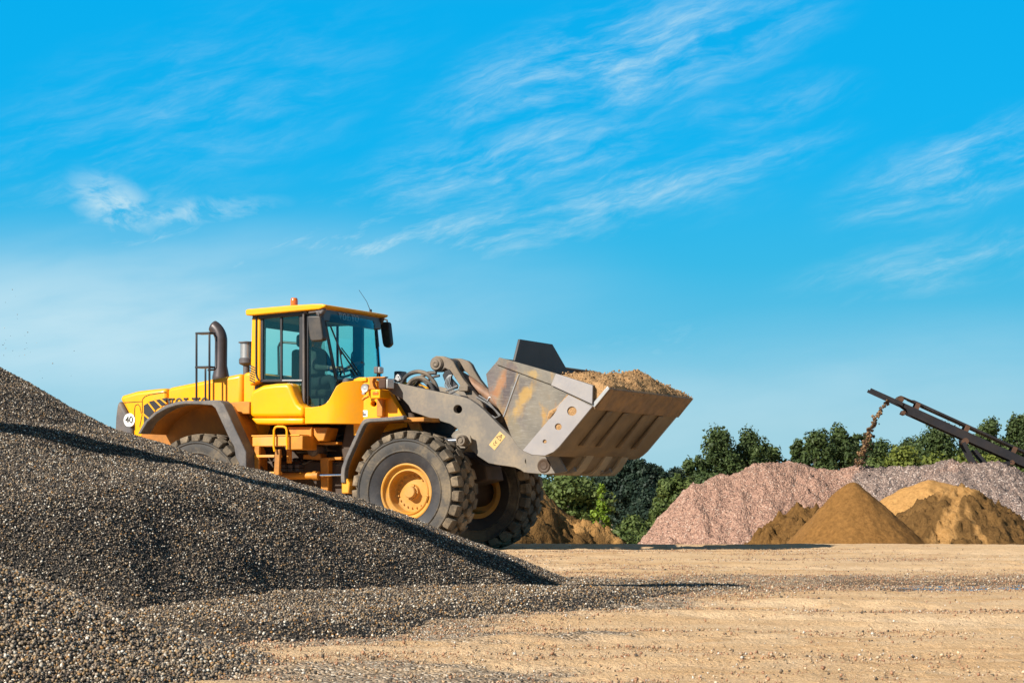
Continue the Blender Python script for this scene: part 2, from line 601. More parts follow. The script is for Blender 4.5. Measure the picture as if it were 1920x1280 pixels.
def bucket_mat():
    m, t, p = new_mat('worn_bucket_steel')
    oc = t.node('ShaderNodeTexCoord').outputs['Object']
    n1 = t.noise(oc, 2.2, 6, 0.6)
    base = t.ramp(n1, [(0.3, (0.10, 0.09, 0.078)), (0.55, (0.17, 0.15, 0.12)), (0.75, (0.14, 0.115, 0.08))])
    st = t.noise(t.mapping(oc, scale=(1.6, 1.6, 0.55), rot=(0, rad(25), 0)), 1.3, 5, 0.6, 0.4)
    base = t.mix(t.math('MULTIPLY', t.step(st, 0.57, 0.68), 0.75), base, (0.36, 0.19, 0.03))
    st2 = t.noise(t.mapping(oc, scale=(1.6, 1.6, 0.5), rot=(0, rad(25), 0), loc=(3, 1, 5)), 1.5, 5, 0.6, 0.3)
    base = t.mix(t.math('MULTIPLY', t.step(st2, 0.57, 0.68), 0.7), base, (0.26, 0.13, 0.045))
    st3 = t.noise(t.mapping(oc, scale=(1.2, 1.2, 0.8), loc=(7, 4, 2)), 1.3, 6, 0.65)
    base = t.mix(t.math('MULTIPLY', t.step(st3, 0.50, 0.66), 0.8), base, (0.085, 0.065, 0.07))
    # burnt paint, rust and bare patches where the load has worn the side
    sx_ = t.node('ShaderNodeSeparateXYZ')
    t.put(sx_.inputs[0], oc)
    rag = t.noise(t.mapping(oc, scale=(1, 1, 0.5), rot=(0, rad(30), 0)), 6, 6, 0.65, 0.4)

    def spot(px, py, rx, rz, tilt):
        x, z = L(px, py, -1.62)
        dx, dz = t.math('SUBTRACT', sx_.outputs[0], x), t.math('SUBTRACT', sx_.outputs[2], z)
        c_, s_ = math.cos(rad(tilt)), math.sin(rad(tilt))
        u = t.math('DIVIDE', t.math('ADD', t.math('MULTIPLY', dx, c_), t.math('MULTIPLY', dz, s_)), rx)
        v = t.math('DIVIDE', t.math('SUBTRACT', t.math('MULTIPLY', dz, c_), t.math('MULTIPLY', dx, s_)), rz)
        d = t.math('SQRT', t.math('ADD', t.math('MULTIPLY', u, u), t.math('MULTIPLY', v, v)))
        return t.step(t.math('ADD', t.math('SUBTRACT', 1.0, d), t.math('MULTIPLY', t.math('SUBTRACT', rag, 0.5), 2.2)), 0.1, 0.75)
    for px, py, rx, rz, tilt, colr, k in ((925, 712, 0.16, 0.34, -10, (0.10, 0.08, 0.082), 0.75), (954, 722, 0.14, 0.5, -20, (0.05, 0.04, 0.048), 0.85), (935, 728, 0.10, 0.33, -20, (0.30, 0.13, 0.045), 0.75), (925, 748, 0.10, 0.2, 0, (0.25, 0.10, 0.04), 0.7),
                                          (990, 715, 0.30, 0.10, -20, (0.07, 0.06, 0.06), 0.6), (984, 748, 0.13, 0.40, -35, (0.40, 0.235, 0.045), 0.7), (998, 700, 0.18, 0.08, -15, (0.36, 0.22, 0.05), 0.6),
                                          (964, 688, 0.22, 0.07, -15, (0.10, 0.075, 0.075), 0.7), (965, 800, 0.10, 0.3, 25, (0.17, 0.145, 0.10), 0.6)):
        base = t.mix(t.math('MULTIPLY', spot(px, py, rx, rz, tilt), k), base, colr)
    sc = t.noise(t.mapping(oc, scale=(1, 1, 8), rot=(0, rad(40), 0)), 9, 3, 0.6)
    base = t.mix(t.math('MULTIPLY', t.step(sc, 0.5, 0.8), 0.25), base, (0.45, 0.42, 0.38))
    t.put(p.inputs['Base Color'], base)
    p.inputs['Metallic'].default_value = 0.25
    t.put(p.inputs['Roughness'], t.ramp(n1, [(0.3, 0.45), (0.7, 0.6)]))
    t.put(p.inputs['Normal'], t.bump(t.noise(oc, 30, 4, 0.6), 0.12, 0.01))
    return m


M['bucket'] = bucket_mat()
M['wear'] = simple('wear_plate_steel', (0.255, 0.24, 0.245), 0.45, metal=0.25, var=0.07, scale=3, dust=(0.4, 0.34, 0.27), dust_amt=0.25)
M['underside'] = simple('bucket_floor_steel', (0.11, 0.078, 0.047), 0.5, metal=0.2, var=0.35, scale=3, dust=(0.22, 0.15, 0.08), dust_amt=0.7, bump=0.15)
M['heel'] = simple('heel_skid_steel', (0.22, 0.18, 0.125), 0.5, metal=0.2, var=0.25, scale=4, dust=(0.30, 0.22, 0.13), dust_amt=0.6)
M['lip'] = simple('cutting_edge_steel', (0.14, 0.085, 0.045), 0.7, metal=0.0, var=0.35, scale=7, dust=(0.30, 0.18, 0.08), dust_amt=0.7, bump=0.5)


def soil_mat(name, c1, c2, c3, scale=3.0, grain=40.0, bump=0.7, dist=0.04):
    m, t, p = new_mat(name)
    oc = t.node('ShaderNodeTexCoord').outputs['Object']
    n = t.noise(oc, scale, 7, 0.65)
    g = t.noise(oc, grain, 4, 0.7)
    cc = t.ramp(n, [(0.3, c1), (0.5, c2), (0.72, c3)])
    cc = t.mix(0.55, cc, t.ramp(g, [(0.3, tuple(x * 0.55 for x in c2)), (0.7, tuple(min(1, x * 1.45) for x in c3))]))
    t.put(p.inputs['Base Color'], cc)
    p.inputs['Roughness'].default_value = 0.95
    p.inputs['Specular IOR Level'].default_value = 0.15
    h = t.math('ADD', t.math('MULTIPLY', n, 0.5), g)
    t.put(p.inputs['Normal'], t.bump(h, bump, dist))
    return m


M['soil'] = soil_mat('bucket_soil', (0.27, 0.145, 0.06), (0.36, 0.205, 0.09), (0.46, 0.285, 0.14), 4, 45)
M['brown_soil'] = soil_mat('brown_soil', (0.07, 0.035, 0.011), (0.12, 0.06, 0.018), (0.19, 0.10, 0.03), 1.2, 7, 0.9, 0.15)
M['cone_sand'] = soil_mat('brown_sand', (0.135, 0.063, 0.017), (0.165, 0.08, 0.022), (0.20, 0.10, 0.03), 0.9, 9, 0.5, 0.08)
M['pale_sand'] = soil_mat('pale_sand', (0.28, 0.145, 0.045), (0.33, 0.175, 0.057), (0.38, 0.21, 0.075), 0.7, 9, 0.4, 0.06)


def streak_soil_mat():
    """brown soil slope with pale sand run-out where the 'tint' attribute says so"""
    m, t, p = new_mat('soil_with_sand_runs')
    oc = t.node('ShaderNodeTexCoord').outputs['Object']
    n = t.noise(oc, 1.3, 7, 0.65)
    g = t.noise(oc, 7, 4, 0.7)
    a = t.ramp(t.math('ADD', t.math('MULTIPLY', n, 0.4), t.math('MULTIPLY', g, 0.6)), [(0.32, (0.07, 0.036, 0.011)), (0.68, (0.185, 0.10, 0.033))])
    b = t.ramp(g, [(0.3, (0.26, 0.135, 0.04)), (0.7, (0.37, 0.21, 0.08))])
    at = t.node('ShaderNodeAttribute', attribute_name='tint')
    fac = t.math('ADD', at.outputs['Fac'], t.math('MULTIPLY', t.math('SUBTRACT', n, 0.5), 0.6))
    t.put(p.inputs['Base Color'], t.mix(t.step(fac, 0.35, 0.65), a, b))
    p.inputs['Roughness'].default_value = 0.95
    p.inputs['Specular IOR Level'].default_value = 0.15
    t.put(p.inputs['Normal'], t.bump(g, 0.8, 0.12))
    return m


M['streak_soil'] = streak_soil_mat()


def pink_mat():
    m, t, p = new_mat('crushed_pink_stone')
    oc = t.node('ShaderNodeTexCoord').outputs['Object']
    v = t.voronoi(oc, 16, 'F1', 'Color')
    sp = t.node('ShaderNodeSeparateColor')
    t.put(sp.inputs[0], v)
    r = sp.outputs[0]
    big = t.noise(oc, 0.22, 5, 0.6)
    pink = t.ramp(r, [(0.0, (0.13, 0.075, 0.055)), (0.45, (0.32, 0.18, 0.13)), (0.9, (0.38, 0.23, 0.165)), (1.0, (0.48, 0.36, 0.29))])
    grey = t.ramp(r, [(0.0, (0.08, 0.065, 0.065)), (0.5, (0.20, 0.14, 0.115)), (0.88, (0.29, 0.215, 0.18)), (1.0, (0.50, 0.42, 0.37))])
    at = t.node('ShaderNodeAttribute', attribute_name='tint')
    fac = t.math('ADD', at.outputs['Fac'], t.math('MULTIPLY', t.math('SUBTRACT', big, 0.5), 1.5))
    t.put(p.inputs['Base Color'], t.mix(t.step(fac, 0.35, 0.65), pink, grey))
    p.inputs['Roughness'].default_value = 0.9
    d = t.voronoi(oc, 16, 'F1', 'Distance')
    t.put(p.inputs['Normal'], t.bump(t.math('SUBTRACT', r, d), 0.9, 0.05))
    return m


M['pink'] = pink_mat()


def pebble_mat():
    m, t, p = new_mat('pebbles')
    at = t.node('ShaderNodeAttribute', attribute_name='tint')
    oc = t.node('ShaderNodeTexCoord').outputs['Object']
    n = t.noise(oc, 160, 3, 0.6)
    t.put(p.inputs['Base Color'], t.mix(0.35, at.outputs['Color'], t.mix(n, (0, 0, 0), at.outputs['Color'], 'MIX')))
    p.inputs['Roughness'].default_value = 0.55
    p.inputs['Specular IOR Level'].default_value = 0.4
    return m


M['pebble'] = pebble_mat()


def gravel_bed_mat():
    m, t, p = new_mat('gravel_bed')
    oc = t.node('ShaderNodeTexCoord').outputs['Object']
    v = t.voronoi(oc, 75, 'F1', 'Color')
    sp = t.node('ShaderNodeSeparateColor')
    t.put(sp.inputs[0], v)
    c = t.ramp(sp.outputs[0], [(0.0, (0.008, 0.007, 0.006)), (0.6, (0.022, 0.018, 0.014)), (0.88, (0.07, 0.052, 0.036)), (1.0, (0.25, 0.21, 0.16))])  # near-black tones put the shade between stones into the bed colour
    t.put(p.inputs['Base Color'], c)
    p.inputs['Roughness'].default_value = 0.8
    d = t.voronoi(oc, 75, 'F1', 'Distance')
    t.put(p.inputs['Normal'], t.bump(t.math('SUBTRACT', 1.0, d), 1.0, 0.015))
    return m


M['gravel_bed'] = gravel_bed_mat()


def ground_mat():
    m, t, p = new_mat('sandy_yard')
    oc = t.node('ShaderNodeTexCoord').outputs['Object']
    trk = t.mapping(oc, scale=(0.22, 1.7, 1), rot=(0, 0, rad(-4)))
    big = t.noise(trk, 0.9, 6, 0.62, 0.5)
    mid = t.noise(t.mapping(oc, scale=(0.5, 1.3, 1)), 3.0, 6, 0.65)
    fin = t.noise(oc, 55, 4, 0.7)
    c = t.ramp(big, [(0.30, (0.46, 0.255, 0.10)), (0.42, (0.59, 0.38, 0.195)), (0.55, (0.68, 0.49, 0.30)), (0.66, (0.60, 0.41, 0.23)), (0.78, (0.50, 0.30, 0.135))])
    c = t.mix(t.math('MULTIPLY', t.step(mid, 0.5, 0.72), 0.7), c, (0.43, 0.225, 0.08))
    c = t.mix(0.45, c, t.ramp(fin, [(0.32, (0.24, 0.14, 0.065)), (0.5, (0.55, 0.36, 0.19)), (0.7, (0.72, 0.52, 0.32))]))
    # wheel lanes, rolled smooth and paler
    att = t.node('ShaderNodeAttribute', attribute_name='tint')
    lane = t.math('MULTIPLY', att.outputs['Alpha'], t.step(t.noise(oc, 1.3, 4, 0.6), 0.3, 0.6))
    c = t.mix(t.math('MULTIPLY', lane, 0.42), c, (0.70, 0.53, 0.35))
    # grey patches where gravel is trodden in, and the wet gravel strip
    at = t.node('ShaderNodeAttribute', attribute_name='tint')
    sp = t.node('ShaderNodeSeparateColor')
    t.put(sp.inputs[0], at.outputs['Color'])
    v = t.voronoi(oc, 60, 'F1', 'Color')
    sv = t.node('ShaderNodeSeparateColor')
    t.put(sv.inputs[0], v)
    grv = t.ramp(sv.outputs[0], [(0.0, (0.09, 0.068, 0.048)), (0.5, (0.30, 0.22, 0.145)), (0.85, (0.46, 0.36, 0.26)), (1.0, (0.62, 0.55, 0.45))])
    gf = t.step(t.math('ADD', sp.outputs[0], t.math('MULTIPLY', t.math('SUBTRACT', mid, 0.5), 1.2)), 0.3, 0.7)
    c = t.mix(gf, c, grv)
    wet = t.step(t.math('ADD', sp.outputs[1], t.math('MULTIPLY', t.math('SUBTRACT', mid, 0.5), 1.0)), 0.35, 0.65)
    c = t.mix(t.math('MULTIPLY', wet, 0.8), c, (0.11, 0.072, 0.045))
    t.put(p.inputs['Base Color'], c)
    pud = t.step(t.math('ADD', sp.outputs[2], t.math('MULTIPLY', t.math('SUBTRACT', t.noise(trk, 3.5, 5, 0.6), 0.5), 1.6)), 0.45, 0.6)
    t.put(p.inputs['Roughness'], t.math('SUBTRACT', 0.95, t.math('MULTIPLY', pud, 0.85)))
    p.inputs['Specular IOR Level'].default_value = 0.3
    d = t.voronoi(oc, 60, 'F1', 'Distance')
    clod = t.noise(oc, 16, 5, 0.6)
    h = t.math('ADD', t.math('ADD', t.math('MULTIPLY', fin, 0.7), clod), t.math('MULTIPLY', t.math('MULTIPLY', gf, t.math('SUBTRACT', 1.0, d)), 0.8))
    bn = t.node('ShaderNodeBump')
    bn.inputs['Distance'].default_value = 0.034
    t.put(bn.inputs['Height'], h)
    t.put(bn.inputs['Strength'], t.math('SUBTRACT', 0.8, t.math('MULTIPLY', pud, 0.78)))
    t.put(p.inputs['Normal'], bn.outputs[0])
    return m


M['ground'] = ground_mat()


def leaf_mat(name, dark, light, hue=0.0):
    m, t, p = new_mat(name)
    at = t.node('ShaderNodeAttribute', attribute_name='tint')
    t.put(p.inputs['Base Color'], t.mix(at.outputs['Fac'], dark, light))
    p.inputs['Roughness'].default_value = 0.6
    p.inputs['Specular IOR Level'].default_value = 0.25
    tl = t.node('ShaderNodeBsdfTranslucent')
    t.put(tl.inputs[0], t.mix(at.outputs['Fac'], tuple(x * 1.3 for x in dark), tuple(x * 1.3 for x in light)))
    mx = t.node('ShaderNodeMixShader')
    mx.inputs[0].default_value = 0.22
    t.put(mx.inputs[1], p.outputs[0])
    t.put(mx.inputs[2], tl.outputs[0])
    t.put(t.n['Material Output'].inputs[0], mx.outputs[0])
    return m


M['leaf_dark'] = leaf_mat('dark_leaves', (0.028, 0.048, 0.017), (0.088, 0.125, 0.036))
M['leaf_blue'] = leaf_mat('bluish_leaves', (0.012, 0.026, 0.020), (0.034, 0.058, 0.034))  # darkest, bluish green of the leaf colours
M['leaf_mid'] = leaf_mat('green_leaves', (0.050, 0.080, 0.020), (0.120, 0.155, 0.042))
M['leaf_olive'] = leaf_mat('olive_leaves', (0.085, 0.110, 0.018), (0.165, 0.190, 0.035))
M['leaf_lime'] = leaf_mat('lime_leaves', (0.09, 0.16, 0.014), (0.20, 0.28, 0.025))
M['bark'] = simple('bark', (0.07, 0.055, 0.04), 0.9, var=0.3, scale=3)


# ------------------------------------------------------------------ terrain
LOW = -3.0


def axis(dense0, dense1, step, far0, far1):
    a = np.arange(dense0, dense1 + 1e-6, step)
    g = [dense1]
    s = step
    while g[-1] < far1:
        s *= 1.35
        g.append(min(g[-1] + s, far1))
    l = [dense0]
    s = step
    while l[-1] > far0:
        s *= 1.35
        l.append(max(l[-1] - s, far0))
    return np.concatenate([np.array(l[:0:-1]), a, np.array(g[1:])])


FAN = np.array([(-2.6, 12.4), (-1.9, 11.6), (-1.3, 11.4), (-0.77, 11.7), (-0.37, 12.9), (0.14, 13.7), (0.64, 14.7), (1.2, 16.0),
                (1.9, 17.0), (2.3, 18.0), (1.6, 19.3), (0.5, 20.2), (-3, 20), (-4, 15)])


def poly_dist(x, y, P):
    """signed distance, positive inside"""
    best = np.full(x.shape, 1e9)
    inside = np.zeros(x.shape, bool)
    n = len(P)
    for i in range(n):
        a, b = P[i], P[(i + 1) % n]
        ex, ey = b - a
        t = np.clip(((x - a[0]) * ex + (y - a[1]) * ey) / (ex * ex + ey * ey), 0, 1)
        best = np.minimum(best, np.hypot(x - a[0] - t * ex, y - a[1] - t * ey))
        c = ((a[1] > y) != (b[1] > y)) & (x < (b[0] - a[0]) * (y - a[1]) / (b[1] - a[1] + 1e-12) + a[0])
        inside ^= c
    return np.where(inside, best, -best)


def ground_h(x, y):
    near = sstep(60, 30, np.hypot(x, y - 20))
    crest = 34.25 + 0.25 * fbm(x * 0.35, y * 0 + 3.3, 3)
    z = LOW * sstep(0, 7.5, y - crest)
    rut = 0.045 * fbm(x * 0.12 + 5, y * 0.75, 4) + 0.024 * fbm(x * 0.9, y * 1.8, 4) + 0.020 * fbm(x * 4, y * 5, 3, 0.6)
    rut = rut + 0.003 * np.sin(y * 2.3 + 0.25 * x + 2.0 * fbm(x * 0.15, y * 0.2, 2))
    z = z + rut * near * sstep(36, 33, y)
    # hollow that holds the wet gravel strip
    z = z - 0.03 * np.exp(-((y - 18.6 - 0.05 * (x - 3)) / 0.9) ** 2) * sstep(0.5, 2.5, x)
    return z


gx = axis(-7, 8.5, 0.06, -1500, 1500)
gy = axis(7.2, 35.4, 0.05, -400, 3000)
GX, GY = np.meshgrid(gx, gy)
GZ = ground_h(GX, GY)
nx, ny = len(gx), len(gy)


def grid_faces(nx, ny):
    i = np.arange(ny - 1)[:, None] * nx + np.arange(nx - 1)[None, :]
    i = i.ravel()
    return np.stack([i, i + 1, i + nx + 1, i + nx], 1)


band = np.exp(-((GY - 19.3 - 0.08 * (GX - 3)) / 1.9) ** 4) * sstep(0.6, 1.8, GX)
grav = np.clip(band * 0.9 + 0.75 * sstep(-0.9, 0.2, poly_dist(GX, GY, FAN) + 0.5 * fbm(GX * 1.2, GY * 0.8, 4)), 0, 1)
grav = np.maximum(grav, 0.72 * sstep(16.5, 13.5, GY) * sstep(0.05, 0.42, fbm(GX * 0.35 + 3, GY * 0.6, 4) + 0.35 * np.exp(-((GX + 0.4) / 1.4) ** 2 - ((GY - 9.5) / 1.3) ** 2)
                                     + 0.3 * np.exp(-((GX - 1.6) / 1.6) ** 2 - ((GY - 9.6) / 0.6) ** 2) + 0.25 * np.exp(-((GX - 2.5) / 1) ** 2 - ((GY - 9.3) / 0.9) ** 2)))
wet = np.exp(-((GY - 18.7 - 0.05 * (GX - 3)) / 1.3) ** 2) * sstep(2.0, 3.4, GX) * 0.95
pud = np.exp(-((GY - 18.3) / 0.6) ** 2) * sstep(2.6, 3.6, GX) * 1.15
lane = np.zeros_like(GX)
for y0, sl, w in ((9.3, 0.30, 0.30), (11.2, 0.33, 0.32), (13.6, -0.16, 0.33), (15.4, -0.19, 0.34), (22.5, 0.03, 0.6), (25.0, 0.02, 0.6), (29.0, 0.0, 0.9)):
    dy = GY - y0 - sl * GX - 0.25 * fbm(GX * 0.25, GX * 0 + y0, 2)
    lane = np.maximum(lane, sstep(w, w * 0.6, np.abs(dy)))
    GZ += -0.018 * sstep(w, w * 0.5, np.abs(dy)) * (0.6 + 0.4 * np.sign(np.sin((GX + np.abs(dy) * 0.8) * 15))) * (GY < 33) + 0.014 * np.exp(-((np.abs(dy) - w * 1.15) / 0.09) ** 2) * (GY < 33)
tint = np.stack([grav.ravel(), wet.ravel(), pud.ravel(), lane.ravel()], 1)
ground = np_mesh('ground', np.stack([GX.ravel(), GY.ravel(), GZ.ravel()], 1), grid_faces(nx, ny), M['ground'], colors=tint)
ground['kind'] = 'structure'
ground['label'] = 'sandy quarry yard of packed pale sand, dropping away behind the loader'
del GX, GY, GZ, tint


# ------------------------------------------------------------------ stones
def base_octa():
    V = np.array([(1, 0, 0), (-1, 0, 0), (0, 1, 0), (0, -1, 0), (0, 0, 1), (0, 0, -1)], float)
    F = np.array([(0, 2, 4), (2, 1, 4), (1, 3, 4), (3, 0, 4), (2, 0, 5), (1, 2, 5), (3, 1, 5), (0, 3, 5)])
    return V, F


def base_ico():
    p = (1 + 5 ** 0.5) / 2
    V = np.array([(-1, p, 0), (1, p, 0), (-1, -p, 0), (1, -p, 0), (0, -1, p), (0, 1, p), (0, -1, -p), (0, 1, -p),
                  (p, 0, -1), (p, 0, 1), (-p, 0, -1), (-p, 0, 1)], float)
    V /= np.linalg.norm(V[0])
    F = np.array([(0, 11, 5), (0, 5, 1), (0, 1, 7), (0, 7, 10), (0, 10, 11), (1, 5, 9), (5, 11, 4), (11, 10, 2), (10, 7, 6), (7, 1, 8),
                  (3, 9, 4), (3, 4, 2), (3, 2, 6), (3, 6, 8), (3, 8, 9), (4, 9, 5), (2, 4, 11), (6, 2, 10), (8, 6, 7), (9, 8, 1)])
    return V, F


STONES = np.array([(0.022, 0.018, 0.016), (0.055, 0.044, 0.037), (0.105, 0.082, 0.062), (0.18, 0.135, 0.095), (0.27, 0.20, 0.13),
                   (0.30, 0.19, 0.09), (0.36, 0.29, 0.21), (0.64, 0.58, 0.49), (0.12, 0.08, 0.055), (0.34, 0.17, 0.05)])
P_DARK = np.array([.19, .17, .15, .14, .11, .05, .085, .06, .045, .015])
P_WARM = np.array([.07, .09, .12, .15, .17, .13, .12, .07, .06, .05])


def stones(name, pos, size, mat, prob, ico=False, parent=None, flat=0.62, rng=RNG, palette=STONES):
    V0, F0 = base_ico() if ico else base_octa()
    n, k = len(pos), len(V0)
    q = rng.normal(size=(n, 4))
    q /= np.linalg.norm(q, axis=1)[:, None]
    w, x, y, z = q.T
    R = np.stack([1 - 2 * (y * y + z * z), 2 * (x * y - z * w), 2 * (x * z + y * w), 2 * (x * y + z * w), 1 - 2 * (x * x + z * z), 2 * (y * z - x * w),
                  2 * (x * z - y * w), 2 * (y * z + x * w), 1 - 2 * (x * x + y * y)], 1).reshape(n, 3, 3)
    sc = np.stack([np.ones(n), rng.uniform(0.65, 1.0, n), rng.uniform(flat - 0.15, flat + 0.25, n)], 1) * (size * 0.5)[:, None]
    loc = V0[None] * sc[:, None, :] * rng.uniform(0.82, 1.18, (n, k, 1))
    P = np.einsum('nij,nkj->nki', R, loc) + pos[:, None, :]
    P[:, :, 2] += (rng.uniform(-0.1, 0.6, n) * size)[:, None]
    F = (F0[None] + (np.arange(n) * k)[:, None, None]).reshape(-1, 3)
    c = palette[rng.choice(len(palette), n, p=prob / prob.sum())] * rng.uniform(0.75, 1.3, (n, 1))
    C = np.repeat(np.clip(c, 0, 0.8), k, axis=0)
    return np_mesh(name, P.reshape(-1, 3), F, mat, parent, smooth=True, colors=C)


# ------------------------------------------------------------------ gravel piles in front
FOOT = np.array([(-2.15, 12.9), (-1.35, 14.5), (-0.50, 16.4), (0.25, 17.8), (1.3, 19.9), (1.9, 22.5), (-1, 27), (-8, 28), (-15.8, 26), (-16, 14), (-8, 10.5), (-4, 11.4)])


def big_pile_h(x, y):
    th = np.arctan2(y - 19, x + 7.5)
    r = np.hypot(x + 7.5, y - 19)
    r = r * (0.975 + 0.03 * np.sin(3 * th) + 0.04 * fbm(np.cos(th) * 2 + 4, np.sin(th) * 2 + 4, 3))
    h = np.interp(r, [0, 1.2, 2.0, 2.8, 3.9, 5.0, 6.1, 7.2, 7.9, 9.0], [3.5, 2.98, 2.5, 1.93, 1.35, 1.02, 0.725, 0.31, 0.03, -0.35])
    # fuller front flank, cut off by a steep foot
    r2 = np.hypot(x + 4.2, y - 15.7) * (1 + 0.04 * fbm(x * 0.8 + 7, y * 0.8, 3))
    h2 = np.interp(r2, [0, 1, 2, 2.8, 3.5, 4.5, 6], [1.06, 0.98, 0.84, 0.66, 0.42, 0.0, -0.8])
    dlt = np.clip((h2 - h) / 0.16, -1, 1)
    h = np.maximum(h, h2) + 0.04 * (1 - np.abs(dlt)) ** 2
    h = h + (0.05 * fbm(x * 0.7, y * 0.7, 3) + 0.05 * fbm(x * 2.2, y * 2.2, 3)) * sstep(9, 5, r)
    ft = 0.74 * (poly_dist(x, y, FOOT) + 0.16 * fbm(x * 1.4, y * 1.4, 3) + 0.05 * fbm(x * 4, y * 4, 2))
    dlt = np.clip((h - ft) / 0.14, -1, 1)
    h = np.minimum(h, ft) - 0.035 * (1 - np.abs(dlt)) ** 2
    return h


def near_pile_h(x, y):
    r = np.hypot(x + 3.6, (y - 9.5)) * (1 + 0.06 * fbm(x * 1.1, y * 1.1, 3))
    h = np.interp(r, [0, 0.4, 1.2, 2.0, 2.55, 3.2], [0.98, 0.84, 0.47, 0.15, 0.0, -0.12])
    return h + 0.05 * fbm(x * 1.6 + 3, y * 1.6, 4)


def fan_h(x, y):
    d = poly_dist(x, y, FAN) + 0.22 * fbm(x * 1.5 + 2, y * 1.5, 4)
    k = sstep(17.6, 15.5, y)
    return -0.03 + (0.04 + 0.075 * k) * sstep(-0.12, 0.4, d) + (0.01 + 0.05 * k) * fbm(x * 1.1, y * 1.1, 3) * sstep(0, 0.8, d)


def pile_mesh(name, hf, x0, x1, y0, y1, step, mat, cut=-0.1, tintf=None, offs=None):
    xs, ys = np.arange(x0, x1, step), np.arange(y0, y1, step)
    X, Y = np.meshgrid(xs, ys)
    Z = hf(X, Y)
    F = grid_faces(len(xs), len(ys))
    zz = Z.ravel()
    floor = offs if offs is not None else 0.0
    keep = (zz[F] > floor + cut).any(1)
    V = np.stack([X.ravel(), Y.ravel(), np.maximum(zz, floor + cut * 2)], 1)
    F = F[keep]
    used = np.unique(F)
    rm = np.full(len(V), -1)
    rm[used] = np.arange(len(used))
    cols = None
    if tintf is not None:
        t = tintf(X, Y).ravel()[used]
        cols = np.stack([t, t, t], 1)
    return np_mesh(name, V[used], rm[F], mat, None, True, cols)


gp = pile_mesh('gravel_pile', big_pile_h, -16, 1.2, 10.5, 27.5, 0.07, M['gravel_bed'], -0.04)
tag(gp, 'large dark gravel pile sloping down in front of the yellow loader', 'gravel pile')


def scatter(hf, x0, x1, y0, y1, n, keepf):
    x = RNG.uniform(x0, x1, n)
    y = RNG.uniform(y0, y1, n)
    z = hf(x, y)
    k = keepf(x, y, z)
    return np.stack([x[k], y[k], z[k]], 1)


def others(x, y):
    return np.maximum(ground_h(x, y), fan_h(x, y))


pos = scatter(big_pile_h, -6.2, 1.0, 11, 25.5, 760000,
              lambda x, y, z: (z > others(x, y) - 0.02) & (z > near_pile_h(x, y)) & ((y - 19) < 0.62 * (x + 7.5) + 1.6) & (x > -0.27 * y - 1.0))
st = stones('pebbles', pos, 0.008 + 0.015 * RNG.random(len(pos)) ** 1.5, M['pebble'], P_DARK, parent=gp)
st['kind'] = 'stuff'
npl = pile_mesh('gravel_heap', near_pile_h, -6.6, -0.6, 6.5, 12.6, 0.05, M['gravel_bed'], -0.03)
tag(npl, 'low gravel heap of tan and grey pebbles in front of the large dark pile', 'gravel pile')
pos = scatter(near_pile_h, -5, -0.8, 7.2, 12.3, 200000, lambda x, y, z: (z > -0.015) & (x > -0.26 * y - 0.8))
st = stones('pebbles', pos, 0.007 + 0.015 * RNG.random(len(pos)) ** 1.6, M['pebble'], P_WARM, ico=True, parent=npl)
st['kind'] = 'stuff'
fan = pile_mesh('spilled_gravel', fan_h, -4.2, 3.2, 10.8, 20.6, 0.05, M['gravel_bed'], -0.02)
tag(fan, 'thin spread of grey gravel spilling from the large pile onto the sand', 'gravel', kind='stuff')
pos = scatter(fan_h, -4, 2.8, 11, 20.5, 220000, lambda x, y, z: (z > -0.012) & (z > big_pile_h(x, y) - 0.02) & (z > near_pile_h(x, y) - 0.02))
st = stones('pebbles', pos, 0.007 + 0.018 * RNG.random(len(pos)) ** 1.5, M['pebble'], P_WARM, parent=fan)
st['kind'] = 'stuff'

# loose stones on the yard
x = RNG.uniform(-3, 6.5, 620000)
y = 8.0 + 26 * RNG.random(620000) ** 1.3
den = 0.05 + 0.9 * sstep(0.08, 0.42, fbm(x * 0.6, y * 1.0, 5, 0.6)) + 0.8 * np.exp(-((y - 19.3 - 0.08 * (x - 3)) / 1.9) ** 4) * sstep(0.4, 1.6, x) \
    + 0.6 * sstep(-0.9, 0.1, poly_dist(x, y, FAN)) + 0.35 * np.exp(-((x + 0.2) / 1.2) ** 2 - ((y - 9.4) / 1.2) ** 2)
den *= sstep(34, 26, y)
for y0, sl, w in ((9.3, 0.30, 0.30), (11.2, 0.33, 0.32), (13.6, -0.16, 0.33), (15.4, -0.19, 0.34)):
    den *= 1 - 0.75 * sstep(w, w * 0.6, np.abs(y - y0 - sl * x))
k = (RNG.random(len(x)) < den) & (np.abs(x) < 0.27 * y + 0.8) & (fan_h(x, y) < 0.0) & (big_pile_h(x, y) < 0.03) & (near_pile_h(x, y) < 0.02)
x, y = x[k], y[k]
sz = np.clip(RNG.lognormal(math.log(0.0082), 0.5, len(x)), 0.004, 0.026)
SAND = np.array([(0.06, 0.048, 0.038), (0.16, 0.115, 0.075), (0.38, 0.20, 0.11), (0.45, 0.30, 0.17), (0.55, 0.42, 0.28), (0.60, 0.54, 0.46)])
st = stones('loose_stones', np.stack([x, y, ground_h(x, y) + sz * 0.15], 1), sz, M['pebble'], np.array([.05, .08, .33, .34, .14, .06]), palette=SAND)
tag(st, 'loose small stones scattered over the packed sand of the yard', 'stones', kind='stuff')
